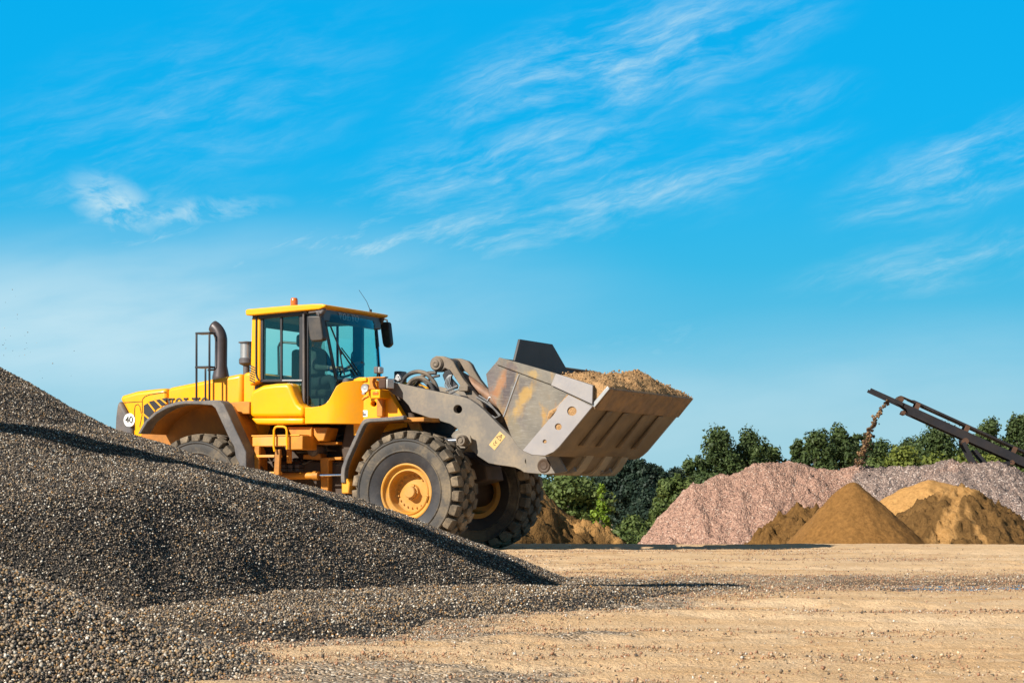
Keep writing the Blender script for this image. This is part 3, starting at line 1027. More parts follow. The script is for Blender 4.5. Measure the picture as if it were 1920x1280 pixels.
# grit in the air below the unseen conveyor head
g = np.stack([RNG.uniform(-4.85, -3.9, 34), RNG.uniform(18.5, 20.5, 34), RNG.uniform(1.9, 2.75, 34)], 1)
g[:, 0] = -0.2425 * g[:, 1] + np.abs(RNG.normal(0, 0.35, 34))
g[:, 2] = 2.15 + RNG.uniform(-0.25, 0.55, 34) - 0.5 * (g[:, 0] + 0.2425 * g[:, 1])
st = stones('flying_grit', g, RNG.uniform(0.006, 0.014, 34), M['pebble'], P_DARK)
tag(st, 'specks of grit falling through the air above the dark gravel slope', 'grit', kind='stuff')


# ------------------------------------------------------------------ piles on the lower ground behind
def prof(pts, d):
    """crest line of a pile at distance d from photo pixels"""
    w = [WP(px, py, d) for px, py in pts]
    return np.array([p.x for p in w]), np.array([p.z for p in w])


def lumps(x, y, a, s):
    return a * (fbm(x * s, y * s, 5, 0.6))


cx_, cz_ = prof([(1150, 1055), (1205, 1003), (1258, 950), (1298, 906), (1318, 905), (1332, 893), (1372, 886), (1408, 876), (1440, 865), (1470, 863), (1502, 867),
                 (1545, 880), (1566, 882), (1605, 876), (1650, 874), (1700, 871), (1745, 868), (1785, 863), (1830, 865), (1870, 868), (1920, 890), (1990, 930), (2080, 985), (2180, 1060)], 95)


def pink_h(x, y):
    x2 = x + 0.35 * fbm(x * 0.5, y * 0.5, 3)
    top = np.interp(x2, cx_, cz_)
    d = np.abs(y - 95 + 0.9 * np.sin(x * 0.35))
    gully = 0.55 * fbm(x * 0.7 + 0.1 * y, y * 0.16, 3) * sstep(0.5, 3, d)
    h = top - np.maximum(0, np.sqrt(d * d + 0.3) - 0.5) * 0.78 + gully * 1.1 + lumps(x, y, 0.22, 1.4) + lumps(x, y, 0.14, 6)
    cleft = np.exp(-(fbm(x * 0.55 + 0.45 * y, y * 0.28 - 0.1 * x, 4) / 0.055) ** 2) * sstep(0.6, 2.0, d)
    return h - 0.32 * cleft * sstep(-0.1, 0.25, fbm(x * 0.3, y * 0.3 + 4, 2)) + np.random.default_rng(5).normal(0, 0.025, x.shape)


pp = pile_mesh('stone_pile', pink_h, 3.5, 31, 85.5, 104, 0.085, M['pink'], -0.3,
               tintf=lambda x, y: sstep(13, 17, x + 0.6 * (y - 92) * 0 + 1.5 * fbm(x * 0.5, y * 0.5, 3)) * 0.75 + 0.35 * np.exp(-((x - 11.5) / 2.2) ** 2 - ((y - 91) / 2.0) ** 2), offs=LOW)
tag(pp, 'long heap of crushed pink and grey stone below the conveyor', 'stone pile')

apex = WP(1595, 903, 62)


def cone_h(x, y):
    dx, dy = x - apex.x, y - 62
    r = np.sqrt(dx * dx + dy * dy + 0.06)
    sl = 1.08 - 0.16 * sstep(-0.8, 0.8, dx / r)
    return apex.z + 0.22 - r * sl + 0.02 * fbm(x * 2, y * 2, 4) + 0.03 * np.sin(14 * np.sqrt(dx * dx + dy * dy)) * 0.25 + lumps(x, y, 0.06, 5) + 0.05 * fbm(np.arctan2(dx, dy) * 9, r * 0.6, 3) * sstep(0.3, 1.5, r)


cp = pile_mesh('sand_cone', cone_h, apex.x - 6, apex.x + 7, 55.5, 69, 0.07, M['cone_sand'], -0.2, offs=LOW)
tag(cp, 'smooth brown sand cone with a rounded tip', 'sand pile')

sx_, sz_ = prof([(1540, 1010), (1622, 950), (1660, 922), (1700, 905), (1740, 890), (1752, 893), (1790, 903), (1830, 925), (1900, 985), (1960, 1040)], 74)


def back_sand_h(x, y):
    top = np.interp(x + 0.15 * fbm(x, y, 2), sx_, sz_)
    d = y - 74
    bowl = np.where(d < 0, -d * 0.62, d * 0.7)
    foot = 0.25 * np.exp(-((x - 14.6) / 0.5) ** 2) * fbm(x * 3, y * 3, 2) * 2
    return top - np.sqrt(bowl ** 2 + 0.02) + lumps(x, y, 0.05, 2.5) + foot * sstep(0, 1.5, -d)


bs = pile_mesh('sand_pile', back_sand_h, 9.5, 21, 67, 82, 0.08, M['pale_sand'], -0.2, offs=LOW)
tag(bs, 'pale golden sand pile with a steep scooped face, behind the rough brown mound', 'sand pile')

fa = WP(1806, 912, 64)


def front_mound_h(x, y):
    dx, dy = x - fa.x, y - 64
    r = np.sqrt((dx * 0.98) ** 2 + dy * dy + 0.12)
    sl = 0.60 + 0.14 * sstep(-0.6, 0.6, dx / r)
    return fa.z + 0.22 - r * sl + lumps(x, y, 0.14, 1.6) * sstep(0, 1, r) + lumps(x, y, 0.22, 5) + np.random.default_rng(8).normal(0, 0.034, x.shape)


def front_tint(x, y):
    dx, dy = x - fa.x, y - 64
    a = np.degrees(np.arctan2(dx, -dy))            # 0 towards the camera, negative to the left
    n = 14 * fbm(x * 0.8, y * 0.8, 3)
    return np.exp(-((a + 22 + n) / 9) ** 2) + 0.8 * np.exp(-((a + 4 + n) / 4.5) ** 2) * sstep(0, 2, -dy) + sstep(1.1, 0.3, np.hypot(dx + 0.2, dy))


fm = pile_mesh('soil_mound', front_mound_h, fa.x - 7, fa.x + 6.5, 57, 71, 0.07, M['streak_soil'], -0.2, tintf=front_tint, offs=LOW)
tag(fm, 'rough brown soil mound streaked with pale sand runs, right of the smooth cone', 'soil pile')

lx_, lz_ = prof([(1340, 1055), (1378, 1018), (1402, 992), (1425, 980), (1460, 962), (1492, 950), (1515, 940), (1545, 938), (1600, 960), (1660, 1010)], 70)


def dark_mound_h(x, y):
    top = np.interp(x + 0.25 * fbm(x * 1.3, y * 1.3, 3), lx_, lz_)
    return top - np.sqrt((np.abs(y - 70) * 0.75) ** 2 + 0.03) + lumps(x, y, 0.75, 1.5) + lumps(x, y, 0.22, 5)


dm = pile_mesh('earth_mound', dark_mound_h, 6, 14, 64, 76, 0.07, M['brown_soil'], -0.2, offs=LOW)
tag(dm, 'low lumpy dark earth mound tucked between pink stone and the smooth cone', 'soil pile')

bx_, bz_ = prof([(700, 985), (780, 930), (860, 880), (960, 880), (1005, 893), (1040, 925), (1075, 952), (1110, 976), (1150, 996), (1180, 1008), (1215, 1021), (1260, 1050), (1330, 1095)], 47)


def behind_h(x, y):
    top = np.interp(x + 0.10 * fbm(x * 1.5, y * 1.5, 3), bx_, bz_)
    return top - np.sqrt((np.abs(y - 47) * 0.72) ** 2 + 0.02) + lumps(x, y, 0.26, 1.6) + lumps(x, y, 0.20, 6) + np.random.default_rng(9).normal(0, 0.02, x.shape)


def behind_tint(x, y):
    a = (47 - y) + 0.9 * fbm(x * 0.9, y * 0.9, 3)
    return 0.9 * np.exp(-((a - 0.35) / 0.45) ** 2) + 0.45 * np.exp(-((x - 2.2 + 0.8 * fbm(x, y, 3)) / 0.25) ** 2) * sstep(0.5, 1.5, a) - 0.15


bm_ = pile_mesh('soil_pile', behind_h, -4.5, 5.5, 41.2, 53, 0.06, M['streak_soil'], -0.2, tintf=behind_tint, offs=LOW)
tag(bm_, 'brown soil pile with a tan sandy crest, behind the far front wheel', 'soil pile')


# ------------------------------------------------------------------ trees
def crown_mesh(name, w, h, shape, leaf, n, mat, parent, rng, z0=0.0):
    """leaf clumps through a crown volume; w, h in metres, base at z0"""
    cl = []
    nc = {'round': 26, 'tall': 34, 'conifer': 40, 'bush': 18, 'poplar': 30}[shape] * (1 if shape == 'conifer' else 3)
    for i in range(nc):
        t = (i + rng.random()) / nc
        if shape == 'conifer':
            r = 0.5 * w * (1 - t) ** 0.85 + 0.1
            zz = h * (0.06 + 0.94 * t)
            cr = max(0.24 * w * (1.1 - t), 0.1)
        elif shape == 'tall':
            r = 0.5 * w * math.sin(math.pi * min(1, 0.12 + 0.88 * (1 - t)) ** 0.9) ** 0.6
            zz = h * (0.12 + 0.82 * t)
            cr = 0.11 * w
        elif shape == 'poplar':
            r = 0.5 * w * (0.55 + 0.45 * math.sin(math.pi * t)) * (1 if t < 0.8 else 0.75)
            zz = h * (0.08 + 0.85 * t)
            cr = 0.12 * w
        elif shape == 'bush':
            r = 0.5 * w * math.sqrt(max(0.02, 1 - t * t))
            zz = h * (0.05 + 0.8 * t)
            cr = 0.15 * w
        else:
            r = 0.5 * w * math.sqrt(max(0.04, 1 - (2 * t - 0.9) ** 2 * 0.9))
            zz = h * (0.15 + 0.75 * t)
            cr = 0.125 * w
        a = rng.uniform(0, 2 * math.pi)
        q = math.sqrt(rng.random()) * max(0.0, r - cr * 0.5) * rng.uniform(0.8, 1.15)
        cl.append((q * math.cos(a), q * math.sin(a), z0 + zz, cr * rng.uniform(0.6, 1.5), rng.uniform(0, 1)))
    cl = np.array(cl)
    wts = cl[:, 3] ** 2
    idx = rng.choice(len(cl), n, p=wts / wts.sum())
    d = rng.normal(size=(n, 3))
    d /= np.linalg.norm(d, axis=1)[:, None]
    rr = cl[idx, 3] * rng.uniform(0.4, 1.2, n)
    stretch = np.array([1, 1, 1.25 if shape in ('tall', 'poplar') else 0.85])
    c = cl[idx, :3] + d * rr[:, None] * stretch
    c[:, 2] = np.maximum(c[:, 2], z0 + 0.05)
    nrm = d + rng.normal(size=(n, 3)) * 0.55 + np.array([0, 0, 0.25])
    nrm /= np.linalg.norm(nrm, axis=1)[:, None]
    t1 = np.cross(nrm, rng.normal(size=(n, 3)))
    t1 /= np.linalg.norm(t1, axis=1)[:, None]
    t2 = np.cross(nrm, t1)
    s = leaf * rng.uniform(0.6, 1.4, n)
    a1, a2 = t1 * s[:, None] * 0.5, t2 * s[:, None] * 0.32
    V = np.stack([c - a1, c + a2 * 1.0, c + a1, c - a2], 1).reshape(-1, 3)
    F = np.arange(n * 4).reshape(n, 4)
    tn = np.clip(0.25 + 0.45 * cl[idx, 4] + rng.normal(0, 0.18, n), 0, 1)
    tn = np.repeat(tn, 4)
    return np_mesh(name, V, F, mat, parent, False, np.stack([tn, tn, tn], 1)), cl


def tree(px, top, wpx, d, shape, mat, label, cat='tree', base=LOW, leaf=0.30, n=4200, name=None, group=None, hscale=None):
    rng = np.random.default_rng(int(px * 7 + top))
    p = WP(px, top, d)
    k = FPX / d
    h = p.z - base
    w = wpx / k * (1.55 if shape == 'round' else 1.3)
    e = empty(name or ('bush' if cat == 'bush' else 'tree'), (p.x, d, base))
    tag(e, label, cat, group)
    z0 = 0.0 if cat == 'bush' or shape == 'conifer' else h * 0.12
    cr, cl = crown_mesh('crown', w, h - z0, shape, leaf, int(n * 2), M[mat], e, rng, z0)
    mb = MB()
    r0 = 0.035 * h if cat != 'bush' else 0.05
    mb.tube([(0, 0, -0.2), (0.02 * w, 0, h * 0.25), (-0.02 * w, 0.01 * w, h * 0.55), (0, 0, h * 0.85)], [r0, r0 * 0.8, r0 * 0.5, r0 * 0.12], 8)
    for j in range(0, len(cl), 3):
        c = cl[j]
        zs = max(0.1, min(c[2] * 0.65, h * 0.7))
        mb.tube([(0, 0, zs), (c[0] * 0.5, c[1] * 0.5, zs + (c[2] - zs) * 0.6), (c[0], c[1], c[2])], [r0 * 0.35, r0 * 0.22, r0 * 0.06], 5)
    mb.build('stems' if cat == 'bush' else 'trunk', M['bark'], e)
    return e


T = tree
G = 'trees along the edge of the quarry'
T(1350, 803, 84, 190, 'poplar', 'leaf_dark', 'tall dark green tree, left half of the twin crowns behind the pink heap', group=G, n=5200)
T(1408, 805, 80, 192, 'poplar', 'leaf_dark', 'tall dark green tree, right half of the twin crowns behind the pink heap', group=G, n=5200)
T(1447, 832, 48, 196, 'tall', 'leaf_dark', 'small ragged tree right of the twin crowned trees', group=G, n=2400)
T(1303, 853, 44, 188, 'tall', 'leaf_dark', 'small pointed tree left of the twin crowned trees', group=G, n=2400)
T(1322, 880, 60, 184, 'round', 'leaf_dark', 'low dark tree below the left of the twin crowns', group=G, n=2400)
T(1498, 818, 36, 195, 'tall', 'leaf_dark', 'slim dark tree at the left end of the clump behind the falling soil', group=G, n=2400)
T(1530, 803, 66, 192, 'poplar', 'leaf_dark', 'broad dark tree with an even top, second of the clump left of the falling soil', group=G, n=4600)
T(1578, 798, 74, 194, 'poplar', 'leaf_dark', 'tallest dark tree of the clump left of the falling soil', group=G, n=4800)
T(1612, 806, 44, 200, 'tall', 'leaf_dark', 'dark narrow tree directly behind the falling soil', group=G, n=3000)
T(1655, 818, 80, 205, 'round', 'leaf_dark', 'dark rounded tree just right of the falling soil', group=G, n=3600)
T(1704, 814, 70, 215, 'round', 'leaf_dark', 'dark tree with a flat top below the conveyor head', group=G, n=3400)
T(1768, 794, 112, 200, 'round', 'leaf_dark', 'large round dark tree rising behind the conveyor boom', group=G, n=6000)
T(1822, 815, 60, 210, 'round', 'leaf_dark', 'dark tree right of the large round one, crossed by the conveyor boom', group=G, n=3000)
T(1860, 781, 66, 205, 'tall', 'leaf_dark', 'tall dark tree above the conveyor boom, left of the highest one', group=G, n=4600)
T(1910, 766, 62, 205, 'poplar', 'leaf_dark', 'highest dark tree at the right edge above the conveyor', group=G, n=4600)
T(1965, 775, 70, 205, 'poplar', 'leaf_dark', 'dark tree beyond the right edge of the picture', group=G, n=2000)
T(1885, 832, 90, 202, 'round', 'leaf_dark', 'low dark tree under the highest tree, behind the conveyor boom', group=G, n=3000)
B = 'bushes behind the stone heap'
T(1690, 818, 110, 150, 'bush', 'leaf_olive', 'yellow green bush under the conveyor head, brightest of the row', 'bush', group=B, leaf=0.28, n=4200)
T(1750, 834, 90, 152, 'bush', 'leaf_olive', 'yellow green bush right of the brightest bush', 'bush', group=B, leaf=0.28, n=3000)
T(1805, 838, 100, 150, 'bush', 'leaf_olive', 'olive bush in front of the large round tree', 'bush', group=B, leaf=0.28, n=3200)
T(1868, 838, 100, 150, 'bush', 'leaf_olive', 'olive bush under the conveyor brace', 'bush', group=B, leaf=0.28, n=3200)
T(1935, 842, 90, 150, 'bush', 'leaf_mid', 'green bush cut by the right edge under the conveyor', 'bush', group=B, leaf=0.28, n=2400)
T(1638, 840, 66, 150, 'bush', 'leaf_mid', 'green bush just right of where the falling soil lands', 'bush', group=B, leaf=0.28, n=2400)
# the darker group between the bucket and the pink heap
T(1172, 852, 78, 175, 'round', 'leaf_blue', 'dark bluish tree directly below the bucket', group=G, n=4600)
T(1203, 858, 48, 172, 'tall', 'leaf_blue', 'dark ragged tree below the bucket lip, highest of the bluish group', group=G, n=3200)
T(1232, 873, 42, 176, 'tall', 'leaf_blue', 'dark tree with a spiky top, right of the highest bluish tree', group=G, n=2600)
T(1266, 872, 50, 178, 'round', 'leaf_blue', 'dark tree with a feathery top left of the small pointed tree', group=G, n=2800)
T(1130, 880, 80, 178, 'round', 'leaf_blue', 'dark bluish tree behind the bright lime conifer', group=G, n=3600)
T(1215, 915, 110, 168, 'bush', 'leaf_blue', 'low dark thicket between the lime conifer and the light green tree', 'bush', group=B, n=4200)
T(1068, 888, 92, 150, 'round', 'leaf_mid', 'mid green tree behind the soil pile and the far front wheel', group=G, leaf=0.32, n=5200)
T(1010, 892, 70, 165, 'round', 'leaf_dark', 'dark tree half hidden behind the bucket arm end', group=G, n=2600)
T(960, 880, 90, 170, 'round', 'leaf_dark', 'dark tree hidden behind the front wheels', group=G, n=1500)
T(1127, 911, 52, 100, 'conifer', 'leaf_lime', 'small bright lime green conifer above the brown soil pile', leaf=0.15, n=4600, name='conifer')
T(1262, 896, 66, 130, 'tall', 'leaf_mid', 'light green leafy tree at the left foot of the pink heap', leaf=0.26, n=6000, group=G)
T(1238, 935, 62, 126, 'bush', 'leaf_mid', 'light green bush at the foot of the light green tree', 'bush', leaf=0.24, n=3600, group=B)
T(1188, 966, 76, 120, 'bush', 'leaf_mid', 'low round green bush between soil pile and pink heap', 'bush', leaf=0.24, n=5000, group=B)
T(1158, 988, 60, 112, 'bush', 'leaf_mid', 'small low bush just behind the crest of the brown soil pile', 'bush', leaf=0.22, n=2600, group=B)
T(1205, 992, 50, 116, 'bush', 'leaf_mid', 'small low bush against the left toe of the pink heap', 'bush', leaf=0.22, n=2200, group=B)
T(880, 880, 110, 175, 'round', 'leaf_dark', 'dark tree behind the loader, showing between the wheels', group=G, n=1500)
# far woodland that closes the horizon, one mass
rng = np.random.default_rng(77)
V, F, C, nb = [], [], [], 0
wd = empty('woodland', (0, 0, 0))
wx = np.concatenate([np.linspace(-260, 260, 120), np.linspace(-250, 250, 80)])
wyy = np.concatenate([np.full(120, 270.0), np.full(80, 240.0)]) + rng.uniform(-8, 8, 200)
n = 60000
i = rng.integers(0, 200, n)
d = rng.normal(size=(n, 3))
d /= np.linalg.norm(d, axis=1)[:, None]
hh = 2.7 + 1.2 * rng.random(200)
c = np.stack([wx[i], wyy[i], LOW + hh[i]], 1) + d * np.stack([np.full(n, 3.4), np.full(n, 3.0), hh[i] * 0.95], 1) * rng.uniform(0.6, 1, (n, 1))
t1 = np.cross(d + rng.normal(size=(n, 3)) * 0.5, rng.normal(size=(n, 3)))
t1 /= np.linalg.norm(t1, axis=1)[:, None]
t2 = np.cross(d, t1)
s = rng.uniform(0.6, 1.1, n)[:, None]
V = np.stack([c - t1 * s * 0.5, c + t2 * s * 0.4, c + t1 * s * 0.5, c - t2 * s * 0.4], 1).reshape(-1, 3)
tn = np.repeat(np.clip(rng.normal(0.4, 0.2, n), 0, 1), 4)
bpy.data.objects.remove(wd)
wd = np_mesh('woodland', V, np.arange(n * 4).reshape(n, 4), M['leaf_dark'], None, False, np.stack([tn, tn, tn], 1))
tag(wd, 'distant dark woodland closing off the horizon behind the quarry', 'woodland', kind='stuff')


# ------------------------------------------------------------------ conveyors
def conveyor(name, label, head, foot, width, depth):
    """belt conveyor from its head down to its foot: a box-section boom carrying a belt on rollers"""
    head, foot = Vector(head), Vector(foot)
    v = foot - head
    ln = v.length
    ax = v.normalized()
    side = Vector((0, 0, 1)).cross(ax).normalized()
    up = ax.cross(side).normalized()
    R = Matrix((ax, side, up)).transposed().to_4x4()
    e = empty(name, head)
    e.rotation_euler = R.to_euler()
    tag(e, label, 'conveyor')
    w = width / 2
    for s in (-1, 1):
        MB().plate([(0.55 * depth * 3, -depth), (ln, -depth), (ln, 0), (-depth * 0.2, 0), (-depth * 0.2, -depth * 0.25), (depth * 1.2, -depth * 0.55)],
                   s * w, s * (w + 0.09)).build('side_beam', M['conv'], e, 0.008)
    # guide arms sticking out past the head drum
    for s in (-1, 1):
        MB().plate([(-depth * 3.6, -depth * 0.02), (-depth * 3.6, -depth * 0.40), (depth * 0.6, -depth * 0.42), (depth * 0.6, depth * 0.0)], s * (w + 0.1), s * (w + 0.15)).build('guide_arm', M['conv'], e, 0.006)
    mb = MB()
    mb.lathe([(0.001, -w), (depth * 0.36, -w), (depth * 0.36, w), (0.001, w)], 20, 'Y', (depth * 0.15, 0, depth * 0.25))
    mb.build('head_drum', M['conv_rust'], e)
    up_z = depth * 0.55
    mb = MB()
    N = 24
    arc = [(depth * 0.15 + depth * 0.40 * math.cos(a), depth * 0.25 + depth * 0.40 * math.sin(a)) for a in np.linspace(-math.pi / 2, -3 * math.pi / 2, 12)]
    pts = [(ln, -depth * 0.1)] + arc + [(depth * 1.4, up_z + 0.05), (depth * 3, up_z), (ln, up_z)]
    a = [(p[0], -w * 0.92, p[1]) for p in pts]
    b = [(p[0], w * 0.92, p[1]) for p in pts]
    mb.quad_strip(a, b)
    o = mb.build('belt', M['belt'], e, fix=False)
    sd = o.modifiers.new('thick', 'SOLIDIFY')
    sd.thickness = 0.03
    sd.offset = 0
    # rails beside the belt and the idler brackets that carry them
    for s in (-1, 1):
        MB().plate([(depth * 1.0, up_z + 0.02), (ln, up_z - 0.05), (ln, up_z + 0.06), (depth * 1.6, up_z + 0.10)], s * (w - 0.03), s * (w + 0.03)).build('belt_rail', M['conv'], e)
    k = 0
    xx = depth * 2.2
    while xx < ln - 0.5:
        mb = MB()
        for s in (-1, 1):
            mb.box(xx - 0.09, xx + 0.12, s * (w + 0.05), s * (w - 0.04), -0.02, up_z + 0.06)
        mb.lathe([(0.001, -w), (0.06, -w), (0.06, w), (0.001, w)], 10, 'Y', (xx, 0, up_z - 0.1))
        mb.build('idler', M['conv_rust'], e, 0.01)
        xx += depth * (6.3 if k == 0 else 6.0)
        k += 1
    MB().box(depth * 0.9, depth * 1.35, -w * 0.9, w * 0.9, -depth * 1.25, -depth * 0.8).build('scraper', M['conv_rust'], e, 0.02)
    return e, ax, side, up, ln


hd = WP(1683, 752, 95)
ft = WP(1683 + 900, 752 + 900 * 0.452, 93.5)
k = (LOW + 0.5 - hd.z) / (ft.z - hd.z)
ft = hd + (ft - hd) * k
cv, ax_, sd_, up_, ln_ = conveyor('conveyor', 'dark steel belt conveyor boom reaching over the stone heap at the right edge', hd, ft, 1.0, 0.38)
# brace frame under the boom: a lower chord hung on struts
x0 = 3.75
for s in (-1, 1):
    y = s * 0.52
    MB().tube([(x0 + 0.35, y, -1.18), (15.0, y, -1.18)], 0.12, 4).build('lower_chord', M['conv'], cv)
    MB().tube([(x0 - 0.4, y, -0.5), (x0 + 0.45, y, -1.18)], 0.12, 4).build('strut', M['conv'], cv)
    MB().tube([(x0 + 0.2, y, -0.6), (x0 + 1.0, y, -1.0)], 0.09, 4).build('strut', M['conv'], cv)
    MB().tube([(x0 + 0.8, y, -1.1), (x0 + 1.9, y, -0.45)], 0.11, 4).build('strut', M['conv'], cv)
for r_, x_, z_ in ((0.13, x0 + 0.45, -1.16), (0.11, x0 + 1.9, -0.43), (0.15, x0 - 0.35, -0.42)):
    MB().lathe([(0.001, -0.6), (r_, -0.6), (r_, 0.6), (0.001, 0.6)], 12, 'Y', (x_, 0, z_)).build('pivot_pin', M['conv_rust'], cv)
mb = MB()
for s in (-1, 1):
    mb.tube([(13.2, s * 0.5, -1.15), (11.0, s * 0.8, -5.2)], 0.12, 6)
mb.build('support_leg', M['conv'], cv)

# soil falling off the conveyor head
rng = np.random.default_rng(21)
n = 650
t = rng.random(n) ** 0.8
xa, za = np.interp(t, [0, .1, .3, .5, .7, .85, 1], [1666, 1657, 1643, 1633, 1625, 1619, 1609]), np.interp(t, [0, .1, .3, .5, .7, .85, 1], [750, 762, 784, 806, 828, 848, 874])
wob = 3.0 * np.sin(t * 34) * 0.5
wd_ = 2.2 + 6.5 * t
xa = xa + wob + rng.normal(0, 1, n) * wd_ * 0.55
za = za + rng.normal(0, 2, n)
pos = np.array([tuple(WP(a, b, 95 + rng.normal(0, 0.25))) for a, b in zip(xa, za)])
SOILP = np.array([(0.05, 0.028, 0.014), (0.10, 0.055, 0.022), (0.17, 0.09, 0.035), (0.26, 0.15, 0.065)])
fs = stones('falling_soil', pos, 0.03 + 0.15 * rng.random(n) ** 2.2, M['pebble'], np.array([.3, .35, .25, .1]), ico=True, palette=SOILP, rng=rng)
tag(fs, 'stream of brown soil falling from the conveyor head onto the heap', 'soil', kind='stuff')

# the second conveyor, left of the picture: it feeds the gravel pile and throws the thin shadow over it
tip = Vector((1.95, 18.1, 0))
hd2 = tip + SUN * (9.2 / math.hypot(SUN.x, SUN.y))
ft2 = tip + Vector((-0.994, -0.11, 0)) * 24
ft2.z = 0.6
conveyor('conveyor', 'dark belt conveyor feeding the gravel pile, throwing a thin shadow across it', hd2, ft2, 0.20, 0.12)


# ------------------------------------------------------------------ wheel loader
loader = empty('wheel_loader', P0, -TH)
tag(loader, 'yellow wheel loader with its soil filled bucket raised, parked behind the dark gravel pile', 'wheel loader')
HUB = 0.83


def arcpts(c, r, a0, a1, n):
    return [(c[0] + r * math.cos(rad(a)), c[1] + r * math.sin(rad(a))) for a in np.linspace(a0, a1, n)]


def circ(c, r, n=20):
    return arcpts(c, r, 0, 360 - 360 / n, n)


# ---- wheels
def tyre_mesh():
    mb = MB()
    half = [(0.385, 0.235), (0.40, 0.262), (0.43, 0.280), (0.50, 0.305), (0.570, 0.322), (0.577, 0.342), (0.587, 0.342), (0.595, 0.325), (0.66, 0.336), (0.72, 0.330),
            (0.732, 0.348), (0.750, 0.346), (0.758, 0.316), (0.775, 0.300), (0.790, 0.26), (0.797, 0.16)]
    prof = [(r, -y) for r, y in half] + [(0.80, 0.0)] + [(r, y) for r, y in reversed(half)]
    mb.m = 2
    mb.lathe([(0.385, -0.235), (0.40, -0.262), (0.43, -0.280), (0.50, -0.305), (0.570, -0.322)], 72)
    mb.lathe([(0.570, 0.322), (0.50, 0.305), (0.43, 0.280), (0.40, 0.262), (0.385, 0.235)], 72)
    mb.m = 0
    mb.lathe(prof[4:13], 72)
    mb.lathe(prof[-13:-4], 72)
    mb.m = 3
    mb.lathe(prof[12:-12], 72)
    mb.m = 1
    N = 25
    pitch = 2 * math.pi / N

    def block(a_pts, y_pts, r_pts, rb):
        """hexahedral tread block from outline in (angle, y) with outer radius per corner"""
        top = [(r * math.cos(a), y, r * math.sin(a)) for a, y, r in zip(a_pts, y_pts, r_pts)]
        ca, cy = sum(a_pts) / len(a_pts), sum(y_pts) / len(y_pts)
        bot = [((rb) * math.cos(ca + (a - ca) * 1.12), cy + (y - cy) * 1.06, (rb) * math.sin(ca + (a - ca) * 1.12)) for a, y in zip(a_pts, y_pts)]
        n = len(top)
        mb.add(top + bot, [tuple(range(n)), tuple(range(2 * n - 1, n - 1, -1))] + [(i, (i + 1) % n, (i + 1) % n + n, i + n) for i in range(n)])
    for i in range(N):
        for s in (-1, 1):
            a = i * pitch + (0.5 * pitch if s > 0 else 0)
            g = 0.335 * pitch
            # shoulder lug, folded down over the shoulder
            ap = [a - g, a + g, a + g * 1.12, a + g * 0.5, a - g * 0.5, a - g * 1.12]
            yp = [s * 0.315, s * 0.315, s * 0.20, s * 0.165, s * 0.165, s * 0.20]
            block(ap, yp, [0.856, 0.856, 0.872, 0.875, 0.875, 0.872], 0.77)
            top = [(a - g, 0.312, 0.858), (a + g, 0.312, 0.858), (a + g * 0.9, 0.338, 0.768), (a - g * 0.9, 0.338, 0.768)]
            vs = [(r * math.cos(b), s * y, r * math.sin(b)) for b, y, r in top] + [((r - 0.05) * math.cos(b), s * (y - 0.05), (r - 0.05) * math.sin(b)) for b, y, r in top]
            mb.add(vs, [(0, 1, 2, 3), (7, 6, 5, 4), (0, 4, 5, 1), (1, 5, 6, 2), (2, 6, 7, 3), (3, 7, 4, 0)])
            # centre block, half a pitch on
            b = a + 0.5 * pitch
            h = 0.37 * pitch
            ap = [b - h * 0.55, b + h * 0.55, b + h * 1.1, b + h * 0.5, b - h * 0.5, b - h * 1.1]
            yp = [s * 0.180, s * 0.180, s * 0.10, s * 0.016, s * 0.016, s * 0.10]
            block(ap, yp, [0.875] * 6, 0.785)
    return mb


def rim_mesh():
    mb = MB()
    prof = [(0.33, 0.26), (0.405, 0.262), (0.412, -0.250), (0.408, -0.272), (0.392, -0.277), (0.378, -0.268), (0.368, -0.225), (0.335, -0.205), (0.318, -0.222), (0.306, -0.225),
            (0.296, -0.212), (0.290, -0.13), (0.280, -0.075), (0.262, -0.055), (0.16, -0.05), (0.10, -0.07), (0.001, -0.045)]
    mb.lathe(prof, 64)
    # back of the dish, seen on the far wheel
    mb.lathe([(0.405, 0.262), (0.36, 0.25), (0.34, 0.16), (0.30, 0.10), (0.18, 0.12), (0.16, 0.22), (0.001, 0.22)], 48)
    for k in range(20):
        a = 2 * math.pi * k / 20
        mb.lathe([(0.013, -0.05), (0.013, -0.078), (0.001, -0.08)], 6, 'Y', (0.235 * math.cos(a), 0, 0.225 * math.sin(a)))
    # lock ring joint and valve
    a = rad(-14)
    mb.tube([(0.325 * math.cos(a - 0.10), -0.235, 0.325 * math.sin(a - 0.10)), (0.325 * math.cos(a + 0.12), -0.235, 0.325 * math.sin(a + 0.12))], 0.02, 6)
    mb.tube([(0.30 * math.cos(a + 0.16), -0.235, 0.30 * math.sin(a + 0.16)), (0.345 * math.cos(a + 0.16), -0.24, 0.345 * math.sin(a + 0.16))], 0.012, 6)
    return mb


def hub_mesh():
    mb = MB()
    mb.lathe([(0.125, -0.05), (0.108, -0.08), (0.104, -0.11), (0.086, -0.115), (0.084, -0.165), (0.074, -0.178), (0.001, -0.180)], 28)
    for k in range(5):
        a = 2 * math.pi * k / 5
        mb.lathe([(0.016, -0.10), (0.016, -0.128), (0.001, -0.13)], 6, 'Y', (0.098 * math.cos(a), 0, 0.098 * math.sin(a)))
    return mb


